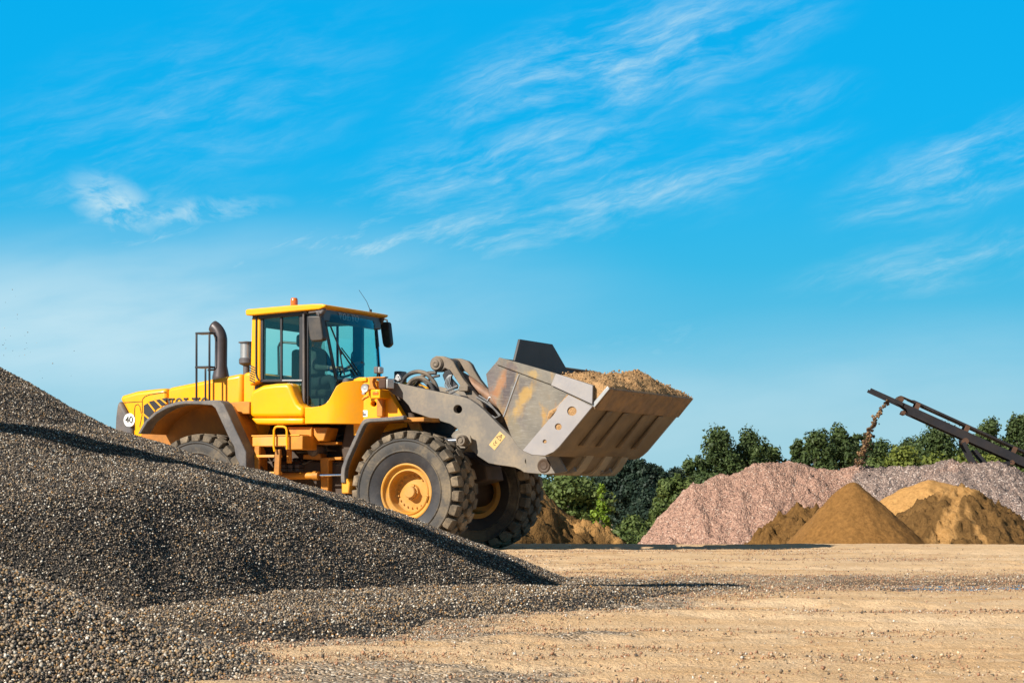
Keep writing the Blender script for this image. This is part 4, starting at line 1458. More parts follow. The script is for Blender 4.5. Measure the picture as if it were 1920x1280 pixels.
tyre_src = rim_src = hub_src = None
for X, spin in ((0.0, 4), (-3.5, 9)):
    for s in (-1, 1):
        if rim_src is None:
            rim_src = rim_mesh().build('wheel', M['rim'], loader, angle=30)
            tyre_src = tyre_mesh().build('tyre', [M['tyre'], M['tread'], M['sidewall'], M['groove']], rim_src, bevel=0.009, seg=1, angle=40)
            hub_src = hub_mesh().build('hub_cap', M['rim'], rim_src, angle=30)
            w = rim_src
        else:
            w = rim_src.copy()
            col.objects.link(w)
            w.parent = loader
            for src in (tyre_src, hub_src):
                c = src.copy()
                col.objects.link(c)
                c.parent = w
        w.location = (X, s * 1.14, HUB)
        w.rotation_euler = (0, rad(spin), 0 if s < 0 else math.pi)

Yh = -0.72      # hood side plane

# ---- rear body: hood, grille, vents, lettering
rear_hood = [(229.5, 756), (222.5, 747.5), (228.4, 741), (254.7, 733.3), (285, 729.5), (312.2, 727.2), (312.2, 765), (300, 800), (270, 880), (249, 880), (249, 800), (240, 775)]
MB().plate(LP(rear_hood, Yh), Yh, -Yh).build('rear_hood', M['yellow'], loader, 0.06, 3)
MB().plate(LP([(313.6, 727), (397, 710.3), (453.6, 699.5), (453.6, 762), (380, 800), (313.6, 800)], Yh), Yh, -Yh).build('engine_hood', M['yellow'], loader, 0.06, 3)
MB().plate(LP([(455, 699.5), (466.5, 696.8), (478, 700), (482, 800), (470, 840), (455, 800)], Yh), Yh, -Yh).build('cowl', M['yellow'], loader, 0.05, 3)
MB().plate(LP([(222.2, 750), (218.5, 760), (215.8, 780), (214.8, 800), (214.8, 870), (248, 870), (248, 801), (239, 777), (228.8, 758)], Yh + 0.012), Yh + 0.012, -Yh - 0.012).build('rear_grille', M['charcoal'], loader, 0.05, 3)
c = L(241, 787, Yh - 0.03)
o = MB().lathe([(0.001, 0.0), (0.104, 0.0), (0.104, 0.05)], 32, 'Y', (c[0], Yh - 0.012, c[1])).build('speed_disc', M['white'], loader)


def text(body, name, size, mat, parent, origin, xdir, zdir, width=None, bold=0.0, ext=0.004):
    cu = bpy.data.curves.new(name, 'FONT')
    cu.body = body
    cu.size = size
    cu.align_x = 'CENTER'
    cu.align_y = 'CENTER'
    cu.extrude = ext
    cu.offset = bold
    to = bpy.data.objects.new(name, cu)
    col.objects.link(to)
    bpy.context.view_layer.update()
    me = bpy.data.meshes.new_from_object(to.evaluated_get(bpy.context.evaluated_depsgraph_get()))
    bpy.data.objects.remove(to)
    me.name = name
    if width:
        xs = [v.co.x for v in me.vertices]
        k = width / (max(xs) - min(xs))
        for v in me.vertices:
            v.co.x *= k
    me.materials.clear()
    me.materials.append(mat)
    o = bpy.data.objects.new(name, me)
    col.objects.link(o)
    x, z = Vector(xdir).normalized(), Vector(zdir).normalized()
    n = x.cross(z)
    z = n.cross(x)
    mt = Matrix((x, z, n)).transposed().to_4x4()
    mt.translation = origin
    o.matrix_local = mt
    o.parent = parent
    return o


def serif_bars(parent, name, letters, size, width, mat, origin, xdir, zdir):
    """slab-serif capitals drawn as flat bars: V O L"""
    mb = MB()
    hgt = size
    lw = width / len(letters)
    t = 0.24 * lw
    th = 0.16 * hgt
    for i, ch in enumerate(letters):
        x0 = -width / 2 + i * lw + 0.05 * lw
        x1 = x0 + 0.9 * lw
        xm = (x0 + x1) / 2
        if ch == 'V':
            mb.add([(x0 + .08 * lw, hgt, 0), (x0 + .08 * lw + t * 1.25, hgt, 0), (xm + t * .5, 0, 0), (xm - t * .35, 0, 0)], [(0, 1, 2, 3)])
            mb.add([(x1 - .08 * lw - t * .7, hgt, 0), (x1 - .08 * lw, hgt, 0), (xm + t * .5, 0, 0), (xm, 0.1 * hgt, 0)], [(0, 1, 2, 3)])
            mb.add([(x0 - .04 * lw, hgt, .001), (x0 + .46 * lw, hgt, .001), (x0 + .46 * lw, hgt - th, .001), (x0 - .04 * lw, hgt - th, .001)], [(0, 1, 2, 3)])
            mb.add([(x1 - .40 * lw, hgt, .001), (x1 + .04 * lw, hgt, .001), (x1 + .04 * lw, hgt - th, .001), (x1 - .40 * lw, hgt - th, .001)], [(0, 1, 2, 3)])
        elif ch == 'O':
            n = 28
            a = [2 * math.pi * k / n for k in range(n)]
            ov = [(xm + .46 * lw * math.cos(b), hgt / 2 + .52 * hgt * math.sin(b), 0) for b in a]
            iv = [(xm + .22 * lw * math.cos(b), hgt / 2 + .36 * hgt * math.sin(b), 0) for b in a]
            mb.add(ov + iv, [(k, (k + 1) % n, n + (k + 1) % n, n + k) for k in range(n)])
        elif ch == 'L':
            mb.add([(x0 + .14 * lw, 0, 0), (x0 + .14 * lw + t, 0, 0), (x0 + .14 * lw + t, hgt, 0), (x0 + .14 * lw, hgt, 0)], [(0, 1, 2, 3)])
            mb.add([(x0, hgt, .001), (x0 + .54 * lw, hgt, .001), (x0 + .54 * lw, hgt - th, .001), (x0, hgt - th, .001)], [(0, 1, 2, 3)])
            mb.add([(x0, 0, .001), (x1, 0, .001), (x1, th, .001), (x0, th, .001)], [(0, 1, 2, 3)])
            mb.add([(x1 - .14 * lw, 0, .002), (x1, 0, .002), (x1, hgt * .45, .002), (x1 - .06 * lw, hgt * .45, .002)], [(0, 1, 2, 3)])
    o = mb.build(name, mat, parent, fix=False)
    sd = o.modifiers.new('thick', 'SOLIDIFY')
    sd.thickness = 0.004
    x, z = Vector(xdir).normalized(), Vector(zdir).normalized()
    n = x.cross(z)
    mt = Matrix((x, n.cross(x), n)).transposed().to_4x4()
    mt.translation = origin
    o.matrix_local = mt
    return o


text('40', 'numerals', 0.15, M['text'], o, (c[0], Yh - 0.018, c[1]), (1, 0, 0), (0, 0, 1), width=0.14)
a, b = L(321, 0, Yh), L(400, 0, Yh)
mid = L(361, 745.3, Yh)
serif_bars(loader, 'hood_lettering', 'VOLVO', 0.165, b[0] - a[0], M['text'], ((a[0] + b[0]) / 2, Yh - 0.006, mid[1] - 0.165), (1, 0, 0.0), (0, 0, 1))
# side vents: black plate stands in for the dark opening, yellow slats across
MB().plate(LP([(269.5, 760), (282, 752), (311.4, 745.5), (311.4, 757), (295, 766), (283, 778), (270, 800)], Yh - 0.004), Yh - 0.006, Yh + 0.03).build('side_vent', M['black'], loader)
mb = MB()
for p, q in (((277, 753), (291, 771)), ((289, 748.5), (303.5, 763)), ((268, 775), (281, 786)), ((299, 746), (313, 757))):
    x0, z0 = L(*p, Yh)
    x1, z1 = L(*q, Yh)
    mb.plate([(x0 - 0.012, z0), (x0 + 0.012, z0 + 0.008), (x1 + 0.012, z1 + 0.008), (x1 - 0.012, z1)], Yh - 0.014, Yh - 0.004)
mb.build('vent_slats', M['yellow'], loader)
# panel seams on the hood
mb = MB()
for pts in ([(233, 754.5), (266.5, 752.5), (267.5, 748), (272, 743), (280, 739.8), (312, 734.5)], [(267, 752), (267, 775), (262, 800)], [(252, 806), (252.5, 766), (254, 759.5), (259, 757.5), (262.5, 762), (265, 775)]):
    mb.tube([(p[0], Yh - 0.002, p[1]) for p in LP(pts, Yh)], 0.006, 6)
mb.build('panel_seam', M['dark_frame'], loader)
# exhaust
ex = L(414, 700, 0.05)
bz = L(414, 709, 0.05)[1] - 0.10
k_ = L(414, 640, 0.05)[1]
pts = [(ex[0], 0.05, bz), (ex[0], 0.05, bz + 0.13), (ex[0], 0.05, bz + 0.30), (ex[0], 0.05, k_)]
rs = [0.135, 0.132, 0.098, 0.098]
for a in np.linspace(8, 64, 8):
    R_ = 0.27
    pts.append((ex[0] - R_ * (1 - math.cos(rad(a))), 0.05, k_ + R_ * math.sin(rad(a))))
    rs.append(0.098)
mb = MB()
mb.tube(pts, rs, 24, caps=False)
o = mb.build('exhaust_pipe', M['exhaust'], loader, angle=50)
sd = o.modifiers.new('thick', 'SOLIDIFY')
sd.thickness = 0.006
# pre-cleaner behind the cab
pc = L(462, 690, -0.45)
z1, z2, z3, z4 = (L(462, y, -0.45)[1] for y in (698, 683, 671, 641))
mb = MB()
mb.lathe([(0.05, z1 - 0.1), (0.05, z2 - 0.02), (0.10, z2), (0.115, z2 + 0.02), (0.115, z2 + 0.08), (0.10, z3)], 24, 'Z', (pc[0], -0.45, 0))
mb.lathe([(0.085, z4 - 0.02), (0.125, z4 - 0.015), (0.125, z4), (0.02, z4 + 0.012)], 24, 'Z', (pc[0], -0.45, 0))
mb.m = 1
mb.lathe([(0.097, z3), (0.097, z4 - 0.02)], 24, 'Z', (pc[0], -0.45, 0))
mb.build('air_precleaner', [M['charcoal'], M['steel']], loader)

# ---- rear fender
outer = [(258, 813), (270, 791), (287.5, 773.8), (309.4, 759.5), (331.3, 752.8), (347.7, 750.8), (375, 751.2), (403.5, 749.7), (412, 751), (419, 757), (440, 802), (461, 846), (462, 880)]
inner = [(263.4, 813), (276.6, 791), (294, 776), (313.8, 765), (331.3, 759.5), (347.7, 757.2), (375, 758), (397, 759.5), (403.5, 765), (429.7, 822), (438.5, 837), (443, 866), (443, 880)]
Yf = -1.45
# the flange keeps its shape through the sides of the machine
oL, iL = LP(outer, Yf), LP(inner, Yf)


def fender(name, oL, iL, y0, ymid, y1, sgn, bodymat):
    mb = MB()
    mb.plate(oL + iL[::-1], sgn * y0, sgn * ymid)
    f = mb.build(name, M['fender_rubber'], loader, 0.012, 2)
    n = len(oL)
    mb = MB()
    up = [(a[0] * 0.45 + b[0] * 0.55, a[1] * 0.45 + b[1] * 0.55) for a, b in zip(oL, iL)]
    mb.plate(up + iL[::-1], sgn * (ymid), sgn * y1)
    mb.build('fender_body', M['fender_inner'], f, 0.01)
    return f


for s in (-1, 1):
    rf = fender('rear_fender', oL, iL, 1.45, 1.20, 0.70, s, M['yellow_dusty'])
    if s < 0:
        # front leg box of the fender with its bright edge
        p = LP([(417, 757), (428, 761), (452, 797), (470, 845), (470, 872), (462, 872), (440, 806)], -1.18)
        MB().plate(p, -1.18, -0.75).build('fender_leg', M['orange'], rf, 0.02)
        mb = MB()
        mb.tube([(q[0], -1.20, q[1]) for q in LP([(424, 763), (429, 761.5), (433, 764), (463, 834), (463, 838)], -1.20)], 0.022, 8)
        mb.build('fender_rail', M['yellow'], rf)
        MB().plate(LP([(425, 755), (455, 752), (468, 753), (468, 776), (445, 776), (441, 782)], -1.0), -1.0, -0.7).build('fender_shelf', M['orange'], rf, 0.015)
# wheel arch wall and rear frame
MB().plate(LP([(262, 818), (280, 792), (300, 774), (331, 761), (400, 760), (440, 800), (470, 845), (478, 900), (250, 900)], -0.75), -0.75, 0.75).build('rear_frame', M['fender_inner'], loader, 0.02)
MB().box(-4.3, -1.5, -0.5, 0.5, 0.55, 1.3).build('rear_chassis', M['dark_frame'], loader, 0.03)
MB().tube([(-3.5, -1.1, HUB), (-3.5, 1.1, HUB)], 0.2, 16).build('rear_axle', M['dark_frame'], loader)
MB().tube([(0, -1.1, HUB), (0, 1.1, HUB)], 0.22, 16).build('front_axle', M['dark_frame'], loader)
MB().lathe([(0.05, -0.34), (0.3, -0.3), (0.38, 0), (0.3, 0.3), (0.05, 0.34)], 20, 'Y', (0, 0, HUB)).build('differential', M['dark_frame'], loader)

# black hand rail on the fender
mb = MB()
Yr = -1.0
rr = 0.016


def T3(pts, Y):
    return [(p[0], Y, p[1]) for p in LP(pts, Y)]


mb.tube(T3([(368.4, 752), (368.4, 624)], Yr), rr * 1.1)
mb.tube(T3([(385.2, 691), (385.2, 752)], Yr), rr)
mb.tube(T3([(392.7, 752), (392.7, 626)], Yr), rr * 1.1)
x0, z0 = L(368.4, 624.5, Yr)
x1, z1 = L(392.7, 627, Yr)
z2 = L(368, 688, Yr)[1]
for z in (z0, z2):
    mb.box(x0 - 0.01, x1 + 0.01, Yr - 0.02, Yr + 0.16, z - 0.016, z + 0.012)
mb.tube([(x1, Yr + 0.14, z0 - 0.02), (x1 + 0.03, Yr + 0.15, z0 - 0.06), (x1 + 0.03, Yr + 0.15, z2 - 0.0), (x1 + 0.02, Yr + 0.12, z2 - 0.04), (x1 - 0.02, Yr, z2 - 0.05)], rr)
mb.build('hand_rail', M['black'], loader, 0.004)

# ---- cab
Yc = -0.86
cab = MB()
cz0 = L(480, 790, Yc)[1]
xr = L(470, 720, Yc)[0]
xf = L(632, 714, Yc)[0]
zroof = L(540, 584, Yc)[1]
zsill = L(480, 716, Yc)[1]
# floor and lower tub
cab.box(xr + 0.02, xf + 0.10, -0.80, 0.80, cz0 - 0.02, cz0 + 0.10)
cab.box(xr + 0.02, xr + 0.09, -0.78, 0.78, cz0 + 0.10, zsill - 0.05)
cab = cab.build('cab', M['interior'], loader, 0.01)
# far side lower wall
MB().plate(LP([(470, 725), (560, 724), (640, 722), (668, 712), (664, 794), (480, 794)], 0.84), 0.82, 0.88).build('cab_panel', M['yellow'], cab, 0.02)
# roof
roof = [(460.5, 591), (459.8, 581.5), (463, 579.6), (500, 576.2), (545, 572.2), (585, 569.9), (603, 569.6), (611, 571.5), (609, 575.5), (598, 579.8), (560, 582.8), (515, 586.8), (472, 591)]
ro = MB().plate(LP(roof, -0.98), -0.98, 0.98).build('cab_roof', M['yellow'], cab, 0.035, 3)
# dark header under the roof, all round; black side rails carry the overhang's shadow
hb = MB()
xh = L(606, 590, -0.90)[0]
hz1 = L(606, 577, -0.9)[1]
hz0 = L(606, 606, -0.9)[1]
MB().plate(LP([(473, 590.5), (598, 579.2), (605, 577), (606.5, 589), (598, 588), (473, 599.5)], -0.88), -0.88, -0.80).build('header_shade_rail', M['black'], cab, 0.01)
MB().plate(LP([(473, 590.5), (598, 579.2), (605, 577), (606.5, 589), (598, 588), (473, 599.5)], -0.88), 0.80, 0.88).build('header_shade_rail', M['black'], cab, 0.01)
hd_ = MB().box(xh - 0.10, xh, -0.90, 0.90, hz0 + 0.03, hz1 + 0.02).build('front_header', simple('header_panel', (0.035, 0.045, 0.06), 0.4, var=0.1), cab, 0.02)
# roof visor lamps at both front corners
for s in (-1, 1):
    MB().plate([(xh - 0.10, hz1 - 0.12), (xh + 0.01, hz1 - 0.10), (xh + 0.05, hz1 - 0.02), (xh + 0.0, hz1 + 0.01), (xh - 0.12, hz1 + 0.0)], s * 0.86, s * 0.95).build('roof_lamp', M['conv_rust'] if s > 0 else M['charcoal'], cab, 0.025)
yv = [LX(px, py, xh + 0.005) for px, py in ((634, 591.5), (673, 595))]
serif_bars(hd_, 'header_lettering', 'VOLVO', 0.10, yv[1][0] - yv[0][0], M['text_grey'], (xh + 0.006, (yv[0][0] + yv[1][0]) / 2, yv[0][1] - 0.055), (0, 1, 0), (0, 0, 1))
# posts
MB().plate(LP([(471.5, 593), (488, 591), (488, 714), (467.5, 723), (469, 690)], Yc - 0.02), Yc - 0.02, Yc + 0.14).build('rear_pillar', M['yellow'], cab, 0.03, 3)
MB().plate(LP([(471.5, 593), (488, 591), (488, 714), (467.5, 723), (469, 690)], Yc - 0.02), -Yc - 0.14, -Yc + 0.02).build('rear_pillar', M['yellow'], cab, 0.03, 3)
mb = MB()
for k in range(7):
    p, q = L(469.5, 685.5 + k * 4.6, Yc), L(479.5, 690.5 + k * 4.6, Yc)
    mb.plate([(p[0], p[1]), (p[0], p[1] + 0.017), (q[0], q[1] + 0.017), (q[0], q[1])], Yc - 0.026, Yc - 0.015)
mb.build('louvres', M['black'], cab)
mb = MB()
mb.tube(T3([(482, 592), (480.6, 597), (480.3, 640), (480.3, 700), (482, 708), (485, 712)], Yc - 0.03), 0.014)
mb.build('pillar_seal', M['black'], cab)
DK = M['black']
for s, nm in ((-1, 'near'), (1, 'far')):
    def sp(pts, a=0.0, b=0.05):
        return MB().plate(LP(pts, Yc), s * (0.86 - a), s * (0.86 - a - b))
    sp([(487.5, 592), (493, 591.5), (493, 714), (487.5, 715)]).build('window_frame', DK, cab, 0.006)
    sp([(487, 711), (566, 711), (566, 715.5), (487, 716)]).build('window_frame', DK, cab, 0.006)
    sp([(525, 587), (528.6, 587), (528.6, 713), (525, 713)], 0.0, 0.03).build('window_bar', DK, cab, 0.003)
    sp([(560.5, 584), (578, 582), (578, 760), (571, 764), (565, 762), (565, 716), (560.5, 714)], 0.0, 0.09).build('door_pillar', DK, cab, 0.01)
    # slim front post, leaning forwards and inwards
    pt, pb = L(604.5, 580, -0.82), L(631, 715, -0.67)
    MB().tube([(pt[0], s * 0.82, pt[1]), (pb[0], s * 0.67, pb[1])], 0.026, 8).build('front_pillar', DK, cab)
# pale bar along the door pillar
mb = MB()
mb.tube(T3([(575.5, 585.5), (571.8, 584.6), (569.8, 588), (569.8, 640), (569.9, 700), (570, 763)], Yc - 0.03), 0.021, 10)
mb.build('door_bar', M['charcoal'], cab)
MB().plate(LP([(529, 711.5), (566, 711.5), (566, 714), (529, 714)], Yc - 0.02), Yc - 0.02, Yc - 0.005).build('window_latch', M['steel'], cab)
# glass, near side
g_ = MB().plate(LP([(493, 592), (525, 588.5), (525, 711), (493, 711)], Yc + 0.02), Yc + 0.015, Yc + 0.025).build('side_window', M['glass_dark'] if False else M['glass'], cab)
MB().plate(LP([(528.6, 588), (560.5, 585), (560.5, 711), (528.6, 711)], Yc + 0.02), Yc + 0.015, Yc + 0.025).build('side_window', M['glass'], cab)
MB().plate(LP([(539, 716), (565, 716), (565, 762), (556, 757), (549, 735)], Yc + 0.02), Yc + 0.015, Yc + 0.025).build('side_window', M['glass'], cab)
MB().plate(LP([(578, 583), (603.5, 581), (614, 700), (632, 712), (622, 738), (610, 757), (590, 761), (578, 760)], Yc + 0.02), Yc + 0.015, Yc + 0.025).build('door_glass', M['glass_dark'], cab)
# far side glass
MB().plate(LP([(493, 592), (525, 588.5), (525, 714), (493, 714)], Yc + 0.02), -Yc - 0.025, -Yc - 0.015).build('side_window', M['glass'], cab)
MB().plate(LP([(528.6, 588), (560.5, 585), (560.5, 714), (528.6, 714)], Yc + 0.02), -Yc - 0.025, -Yc - 0.015).build('side_window', M['glass'], cab)
MB().plate(LP([(578, 583), (603.5, 581), (614, 700), (614, 724), (578, 724)], Yc + 0.02), -Yc - 0.025, -Yc - 0.015).build('side_window', M['glass'], cab)
# windscreen: flat middle, rounded towards both posts
ta, tb = L(606, 588, -0.82), L(631, 714, -0.67)
zb = tb[1]
n = 15
ys = np.linspace(-1, 1, n)
bulge = [0.11 * (1 - abs(y) ** 3.0) for y in ys]
top = [(ta[0] + b, y * 0.82, ta[1]) for y, b in zip(ys, bulge)]
low = [(tb[0] + b, y * 0.67, zb) for y, b in zip(ys, bulge)]
for s in (-1, 1):
    dt, db_ = L(603.5, 581, Yc), L(614, 700, Yc)
    MB().quad_strip([(dt[0], s * 0.84, dt[1]), (db_[0], s * 0.84, db_[1])], [(ta[0], s * 0.82, ta[1]), (tb[0], s * 0.67, zb)]).build('corner_glass', M['glass_dark'] if s < 0 else M['glass'], cab, fix=False)
ws = MB().quad_strip(low, top).build('windscreen', M['glass_front'], cab, fix=False)
# cowl sill below the windscreen
mb = MB()
mb.quad_strip([(p[0] + 0.01, p[1], p[2] - 0.42) for p in low], [(p[0] + 0.01, p[1], p[2]) for p in low])
mb.build('windscreen_sill', M['interior'], cab, fix=False)
mb = MB()
mb.tube([(p[0] + 0.015, p[1], p[2]) for p in low], 0.025, 6)
mb.build('windscreen_seal', M['black'], cab)
# wipers
mb = MB()


def wsp(px, py):
    """point just in front of the windscreen"""
    for it in range(1):
        x = (ta[0] + tb[0]) / 2 + 0.16
    for it in range(6):
        y, z = LX(px, py, x)
        f = min(1, max(0, (z - zb) / (ta[1] - zb)))
        x = tb[0] + (ta[0] - tb[0]) * f + 0.12 * (1 - min(1, abs(y) / 0.75) ** 3) + 0.02
    return (x, y, z)


mb.tube([wsp(671, 703), wsp(655, 680), wsp(636, 653)], 0.012, 6)
mb.tube([wsp(676, 702), wsp(660, 678), wsp(640, 652)], 0.009, 6)
mb.tube([wsp(619, 611), wsp(636, 653), wsp(640, 665)], 0.013, 6)
mb.tube([wsp(636, 653), wsp(640, 680), wsp(646, 703)], 0.012, 6)
mb.build('wiper', M['black'], ws)
# rear window frame of the cab, dark back wall
MB().plate([(-0.80, zsill), (0.80, zsill), (0.80, zroof - 0.02), (-0.80, zroof - 0.02)], xr + 0.03, xr + 0.07,
           holes=[[(-0.55, zsill + 0.12), (0.55, zsill + 0.12), (0.55, zroof - 0.2), (-0.55, zroof - 0.2)]], axis='X').build('rear_window_frame', M['interior'], cab)
MB().plate([(-0.8, -0.8), (0.8, -0.8), (0.8, 0.8), (-0.8, 0.8)], zroof - 0.12, zroof - 0.05, axis='Z') if False else None
hl = MB()
hl.box(xr + 0.05, xh - 0.08, -0.80, 0.80, zroof - 0.10, zroof - 0.02)
hl.build('headliner', M['interior'], cab, 0.03)
# interior: side console, seat, steering column, rails
sx = L(604, 700, 0.0)[0]
zs = cz0 + 0.50
mb = MB()
mb.box(xr + 0.10, sx - 0.1, 0.30, 0.80, cz0 + 0.1, zsill - 0.02)
mb.box(xr + 0.10, sx - 0.30, -0.80, -0.30, cz0 + 0.1, zsill - 0.12)
mb.build('console', M['interior'], cab, 0.03)
MB().box(sx - 0.30, sx + 0.22, -0.26, 0.26, zs - 0.12, zs).build('seat_cushion', M['seat'], cab, 0.05, 3)
MB().box(sx - 0.42, sx - 0.28, -0.25, 0.25, zs, zs + 0.62).build('seat_back', M['seat'], cab, 0.06, 3)
MB().box(sx - 0.40, sx - 0.30, -0.14, 0.14, zs + 0.66, zs + 0.86).build('head_rest', M['seat'], cab, 0.05, 3)
MB().box(sx - 0.25, sx + 0.15, -0.2, 0.2, cz0 + 0.1, zs - 0.12).build('seat_base', M['interior'], cab, 0.03)
stw = (sx + 0.52, 0.0, zs + 0.30)
mb = MB()
ring = []
Rm = Matrix.Rotation(rad(-32), 3, 'Y')
for k in range(25):
    a = 2 * math.pi * k / 24
    v = Rm @ Vector((0.20 * math.cos(a), 0.20 * math.sin(a), 0))
    ring.append((stw[0] + v.x, v.y, stw[2] + v.z))
mb.tube(ring, 0.018, 8, caps=False)
for k in (0, 8, 16):
    mb.tube([ring[k], stw], 0.013, 6)
mb.build('steering_wheel', M['black'], cab)
mb = MB()
mb.tube([stw, (stw[0] + 0.16, 0, stw[2] - 0.30), (stw[0] + 0.26, 0, cz0 + 0.1)], [0.04, 0.06, 0.09], 10)
mb.build('steering_column', M['interior'], cab)
MB().plate([(stw[0] + 0.16, zsill - 0.28), (xf + 0.1, zsill - 0.22), (xf + 0.12, zsill + 0.02), (stw[0] + 0.24, zsill + 0.05)], -0.72, 0.72).build('dashboard', M['interior'], cab, 0.05, 3)
mb = MB()
mb.tube(T3([(523, 716), (522, 650), (525, 643), (532, 641.5), (562, 644)], 0.78), 0.02, 8)
mb.tube(T3([(660, 708), (660, 664), (664, 658), (672, 656)], 0.92), 0.02, 8)
mb.build('grab_rail', M['black'], cab)
# beacon, antenna, roof bolts
bc = L(551.5, 572, -0.30)
bt = L(551.5, 558.2, -0.30)[1]
h = bt - bc[1]
mb = MB()
mb.lathe([(0.056, -0.02), (0.058, h * 0.45), (0.054, h * 0.8), (0.042, h * 0.97), (0.001, h)], 20, 'Z', (bc[0], -0.30, bc[1]))
mb.build('beacon', M['amber'], cab)
mb = MB()
p0, p1 = L(695, 580.5, 0.80), L(673, 543.5, 0.80)
mb.tube([(p0[0], 0.8, p0[1] - 0.03), (p0[0] * .6 + p1[0] * .4 + 0.015, 0.8, p0[1] * .6 + p1[1] * .4), (p1[0], 0.8, p1[1])], [0.006, 0.004, 0.003], 6)
mb.lathe([(0.02, -0.05), (0.02, 0.02), (0.001, 0.03)], 10, 'Z', (p0[0], 0.8, p0[1] - 0.02))
mb.build('antenna', M['black'], cab)


# mirrors on brackets
def mirror(face, Y, thick, br, lab):
    mb = MB()
    mb.plate(LP(face, Y), Y - thick * 0.5, Y + thick * 0.5)
    m_ = mb.build('mirror', M['mirror'], cab, 0.025, 3, label=lab)
    t_ = MB()
    t_.tube(br, 0.014, 8)
    t_.build('mirror_arm', M['charcoal'], m_)
    return m_


Ym = -1.16
p = LP([(579, 594.5), (582, 592.5), (604, 592), (606, 593.5), (611, 634), (608, 639), (588, 640.5), (584.5, 637)], Ym)
mirror([(579, 594.5), (582, 592.5), (602, 592), (604.5, 593.5), (610.5, 634), (608, 639), (588, 640.5), (584.5, 637)], Ym, 0.13,
       [(L(580, 586, -0.98)[0], -0.98, L(580, 586, -0.98)[1]), (L(593, 584.5, Ym)[0], Ym, L(593, 584.5, Ym)[1]), (L(597, 586, Ym)[0], Ym, L(597, 586, Ym)[1]), (L(597.5, 594, Ym)[0], Ym, L(597.5, 594, Ym)[1])],
       'near mirror, seen from its dark housing side')
Yn = 1.14
mirror([(714.5, 605.5), (717, 603.6), (729.5, 603.8), (731.5, 606.5), (735.8, 645), (732, 649.5), (727.5, 652.2), (722, 649.5), (719.8, 643)], Yn, 0.10,
       [(L(705, 597, 0.98)[0], 0.98, L(705, 597, 0.98)[1]), (L(721, 598.5, Yn)[0], Yn, L(721, 598.5, Yn)[1]), (L(725.5, 600, Yn)[0], Yn, L(725.5, 600, Yn)[1]), (L(726.5, 606, Yn)[0], Yn, L(726.5, 606, Yn)[1])],
       'far mirror hanging clear of the cab')

# ---- lower yellow side panels
Yp = -1.10


def bent(mb, x0, k, sgn, x1=None, k1=None):
    """turn the leading end of a panel inwards in a smooth curve"""
    for i, v in enumerate(mb.v):
        x, y, z = v
        if x > x0:
            y = y + sgn * k * (x - x0) ** 2
        mb.v[i] = (x, y, z)


def sliced(pts, y0, y1, xs):
    """plate cut into strips along x so it can be curved"""
    bm = bmesh.new()
    t = MB().plate(pts, y0, y1)
    vs = [bm.verts.new(v) for v in t.v]
    for f in t.f:
        bm.faces.new([vs[i] for i in f])
    for x in xs:
        g = bm.verts[:] + bm.edges[:] + bm.faces[:]
        bmesh.ops.bisect_plane(bm, geom=g, plane_co=(x, 0, 0), plane_no=(1, 0, 0))
    bm.verts.index_update()
    out = MB()
    out.add([v.co[:] for v in bm.verts], [[v.index for v in f.verts] for f in bm.faces])
    bm.free()
    return out


rearp = [(469.3, 736), (472, 732), (479, 728.5), (491.7, 722), (515, 718.8), (536, 717.8), (541, 719.5), (545, 725), (551, 741), (557.5, 755), (563, 760.5), (569.4, 762.5), (569.4, 782), (469.5, 782.5), (467.8, 775), (467.8, 745)]
MB().plate(LP(rearp, Yp), Yp, -0.72).build('side_cover', M['yellow'], loader, 0.075, 5)
MB().plate(LP([(469.5, 783.5), (569.4, 783), (569.4, 794), (566, 795), (484, 795.4), (480, 795)], Yp + 0.02), Yp + 0.02, -0.72).build('side_cover', M['yellow'], loader, 0.03, 3)
frontp = [(571.2, 763), (585, 763), (600, 761), (609.5, 757), (616, 749), (622, 736), (628, 723), (636, 716), (650, 712.5), (668, 710.5), (671, 760), (671, 794), (571.2, 794)]
pl_ = LP(frontp, Yp)
xa, xb = pl_[3][0], pl_[9][0]
fp = sliced(pl_, Yp, -0.80, np.linspace(xa, xb + 0.02, 9))
xs0 = L(617, 760, Yp)[0]
bent(fp, L(606, 760, Yp)[0], 1.15, 1)
fp.build('side_cover', M['yellow'], loader, 0.05, 4)

# ---- front frame tower
Yt = -0.80
tower = [(662.6, 711), (671, 707.5), (694, 707), (700, 712), (712, 716), (726, 729.5), (756, 781), (756, 800), (700, 812), (668, 816), (662.6, 816)]
tw = MB().plate(LP(tower, Yt), Yt, Yt + 0.14, holes=[LP(circ((700.5, 757), 5.2, 16), Yt)]).build('front_frame', M['yellow'], loader, 0.012)
MB().plate(LP(tower, Yt), -Yt - 0.14, -Yt).build('front_frame', M['yellow'], loader, 0.012)
MB().plate(LP([(664, 716), (722, 716), (748, 735), (775, 775), (800, 840), (800, 900), (650, 900), (640, 840)], -0.6), -0.62, 0.62).build('front_chassis', M['dark_frame'], loader, 0.03)  # front frame, enlarged in dark colour to fill in the tower's shadow
MB().plate(LP([(671, 707), (687, 707), (687, 714.5), (671, 715.5)], Yt - 0.03), Yt - 0.03, Yt + 0.05).build('tower_cap', M['yellow'], tw, 0.012)
mb = MB()
mb.tube(T3([(690, 742), (684, 744.5), (668.5, 757), (668, 775), (670, 787)], Yt - 0.012), 0.012, 6)
mb.build('cable', M['yellow_dusty'], tw)
MB().plate(LP([(675.2, 769), (689, 769), (689, 781), (675.2, 781)], Yt - 0.004), Yt - 0.006, Yt + 0.01).build('label_plate', M['white'], tw)
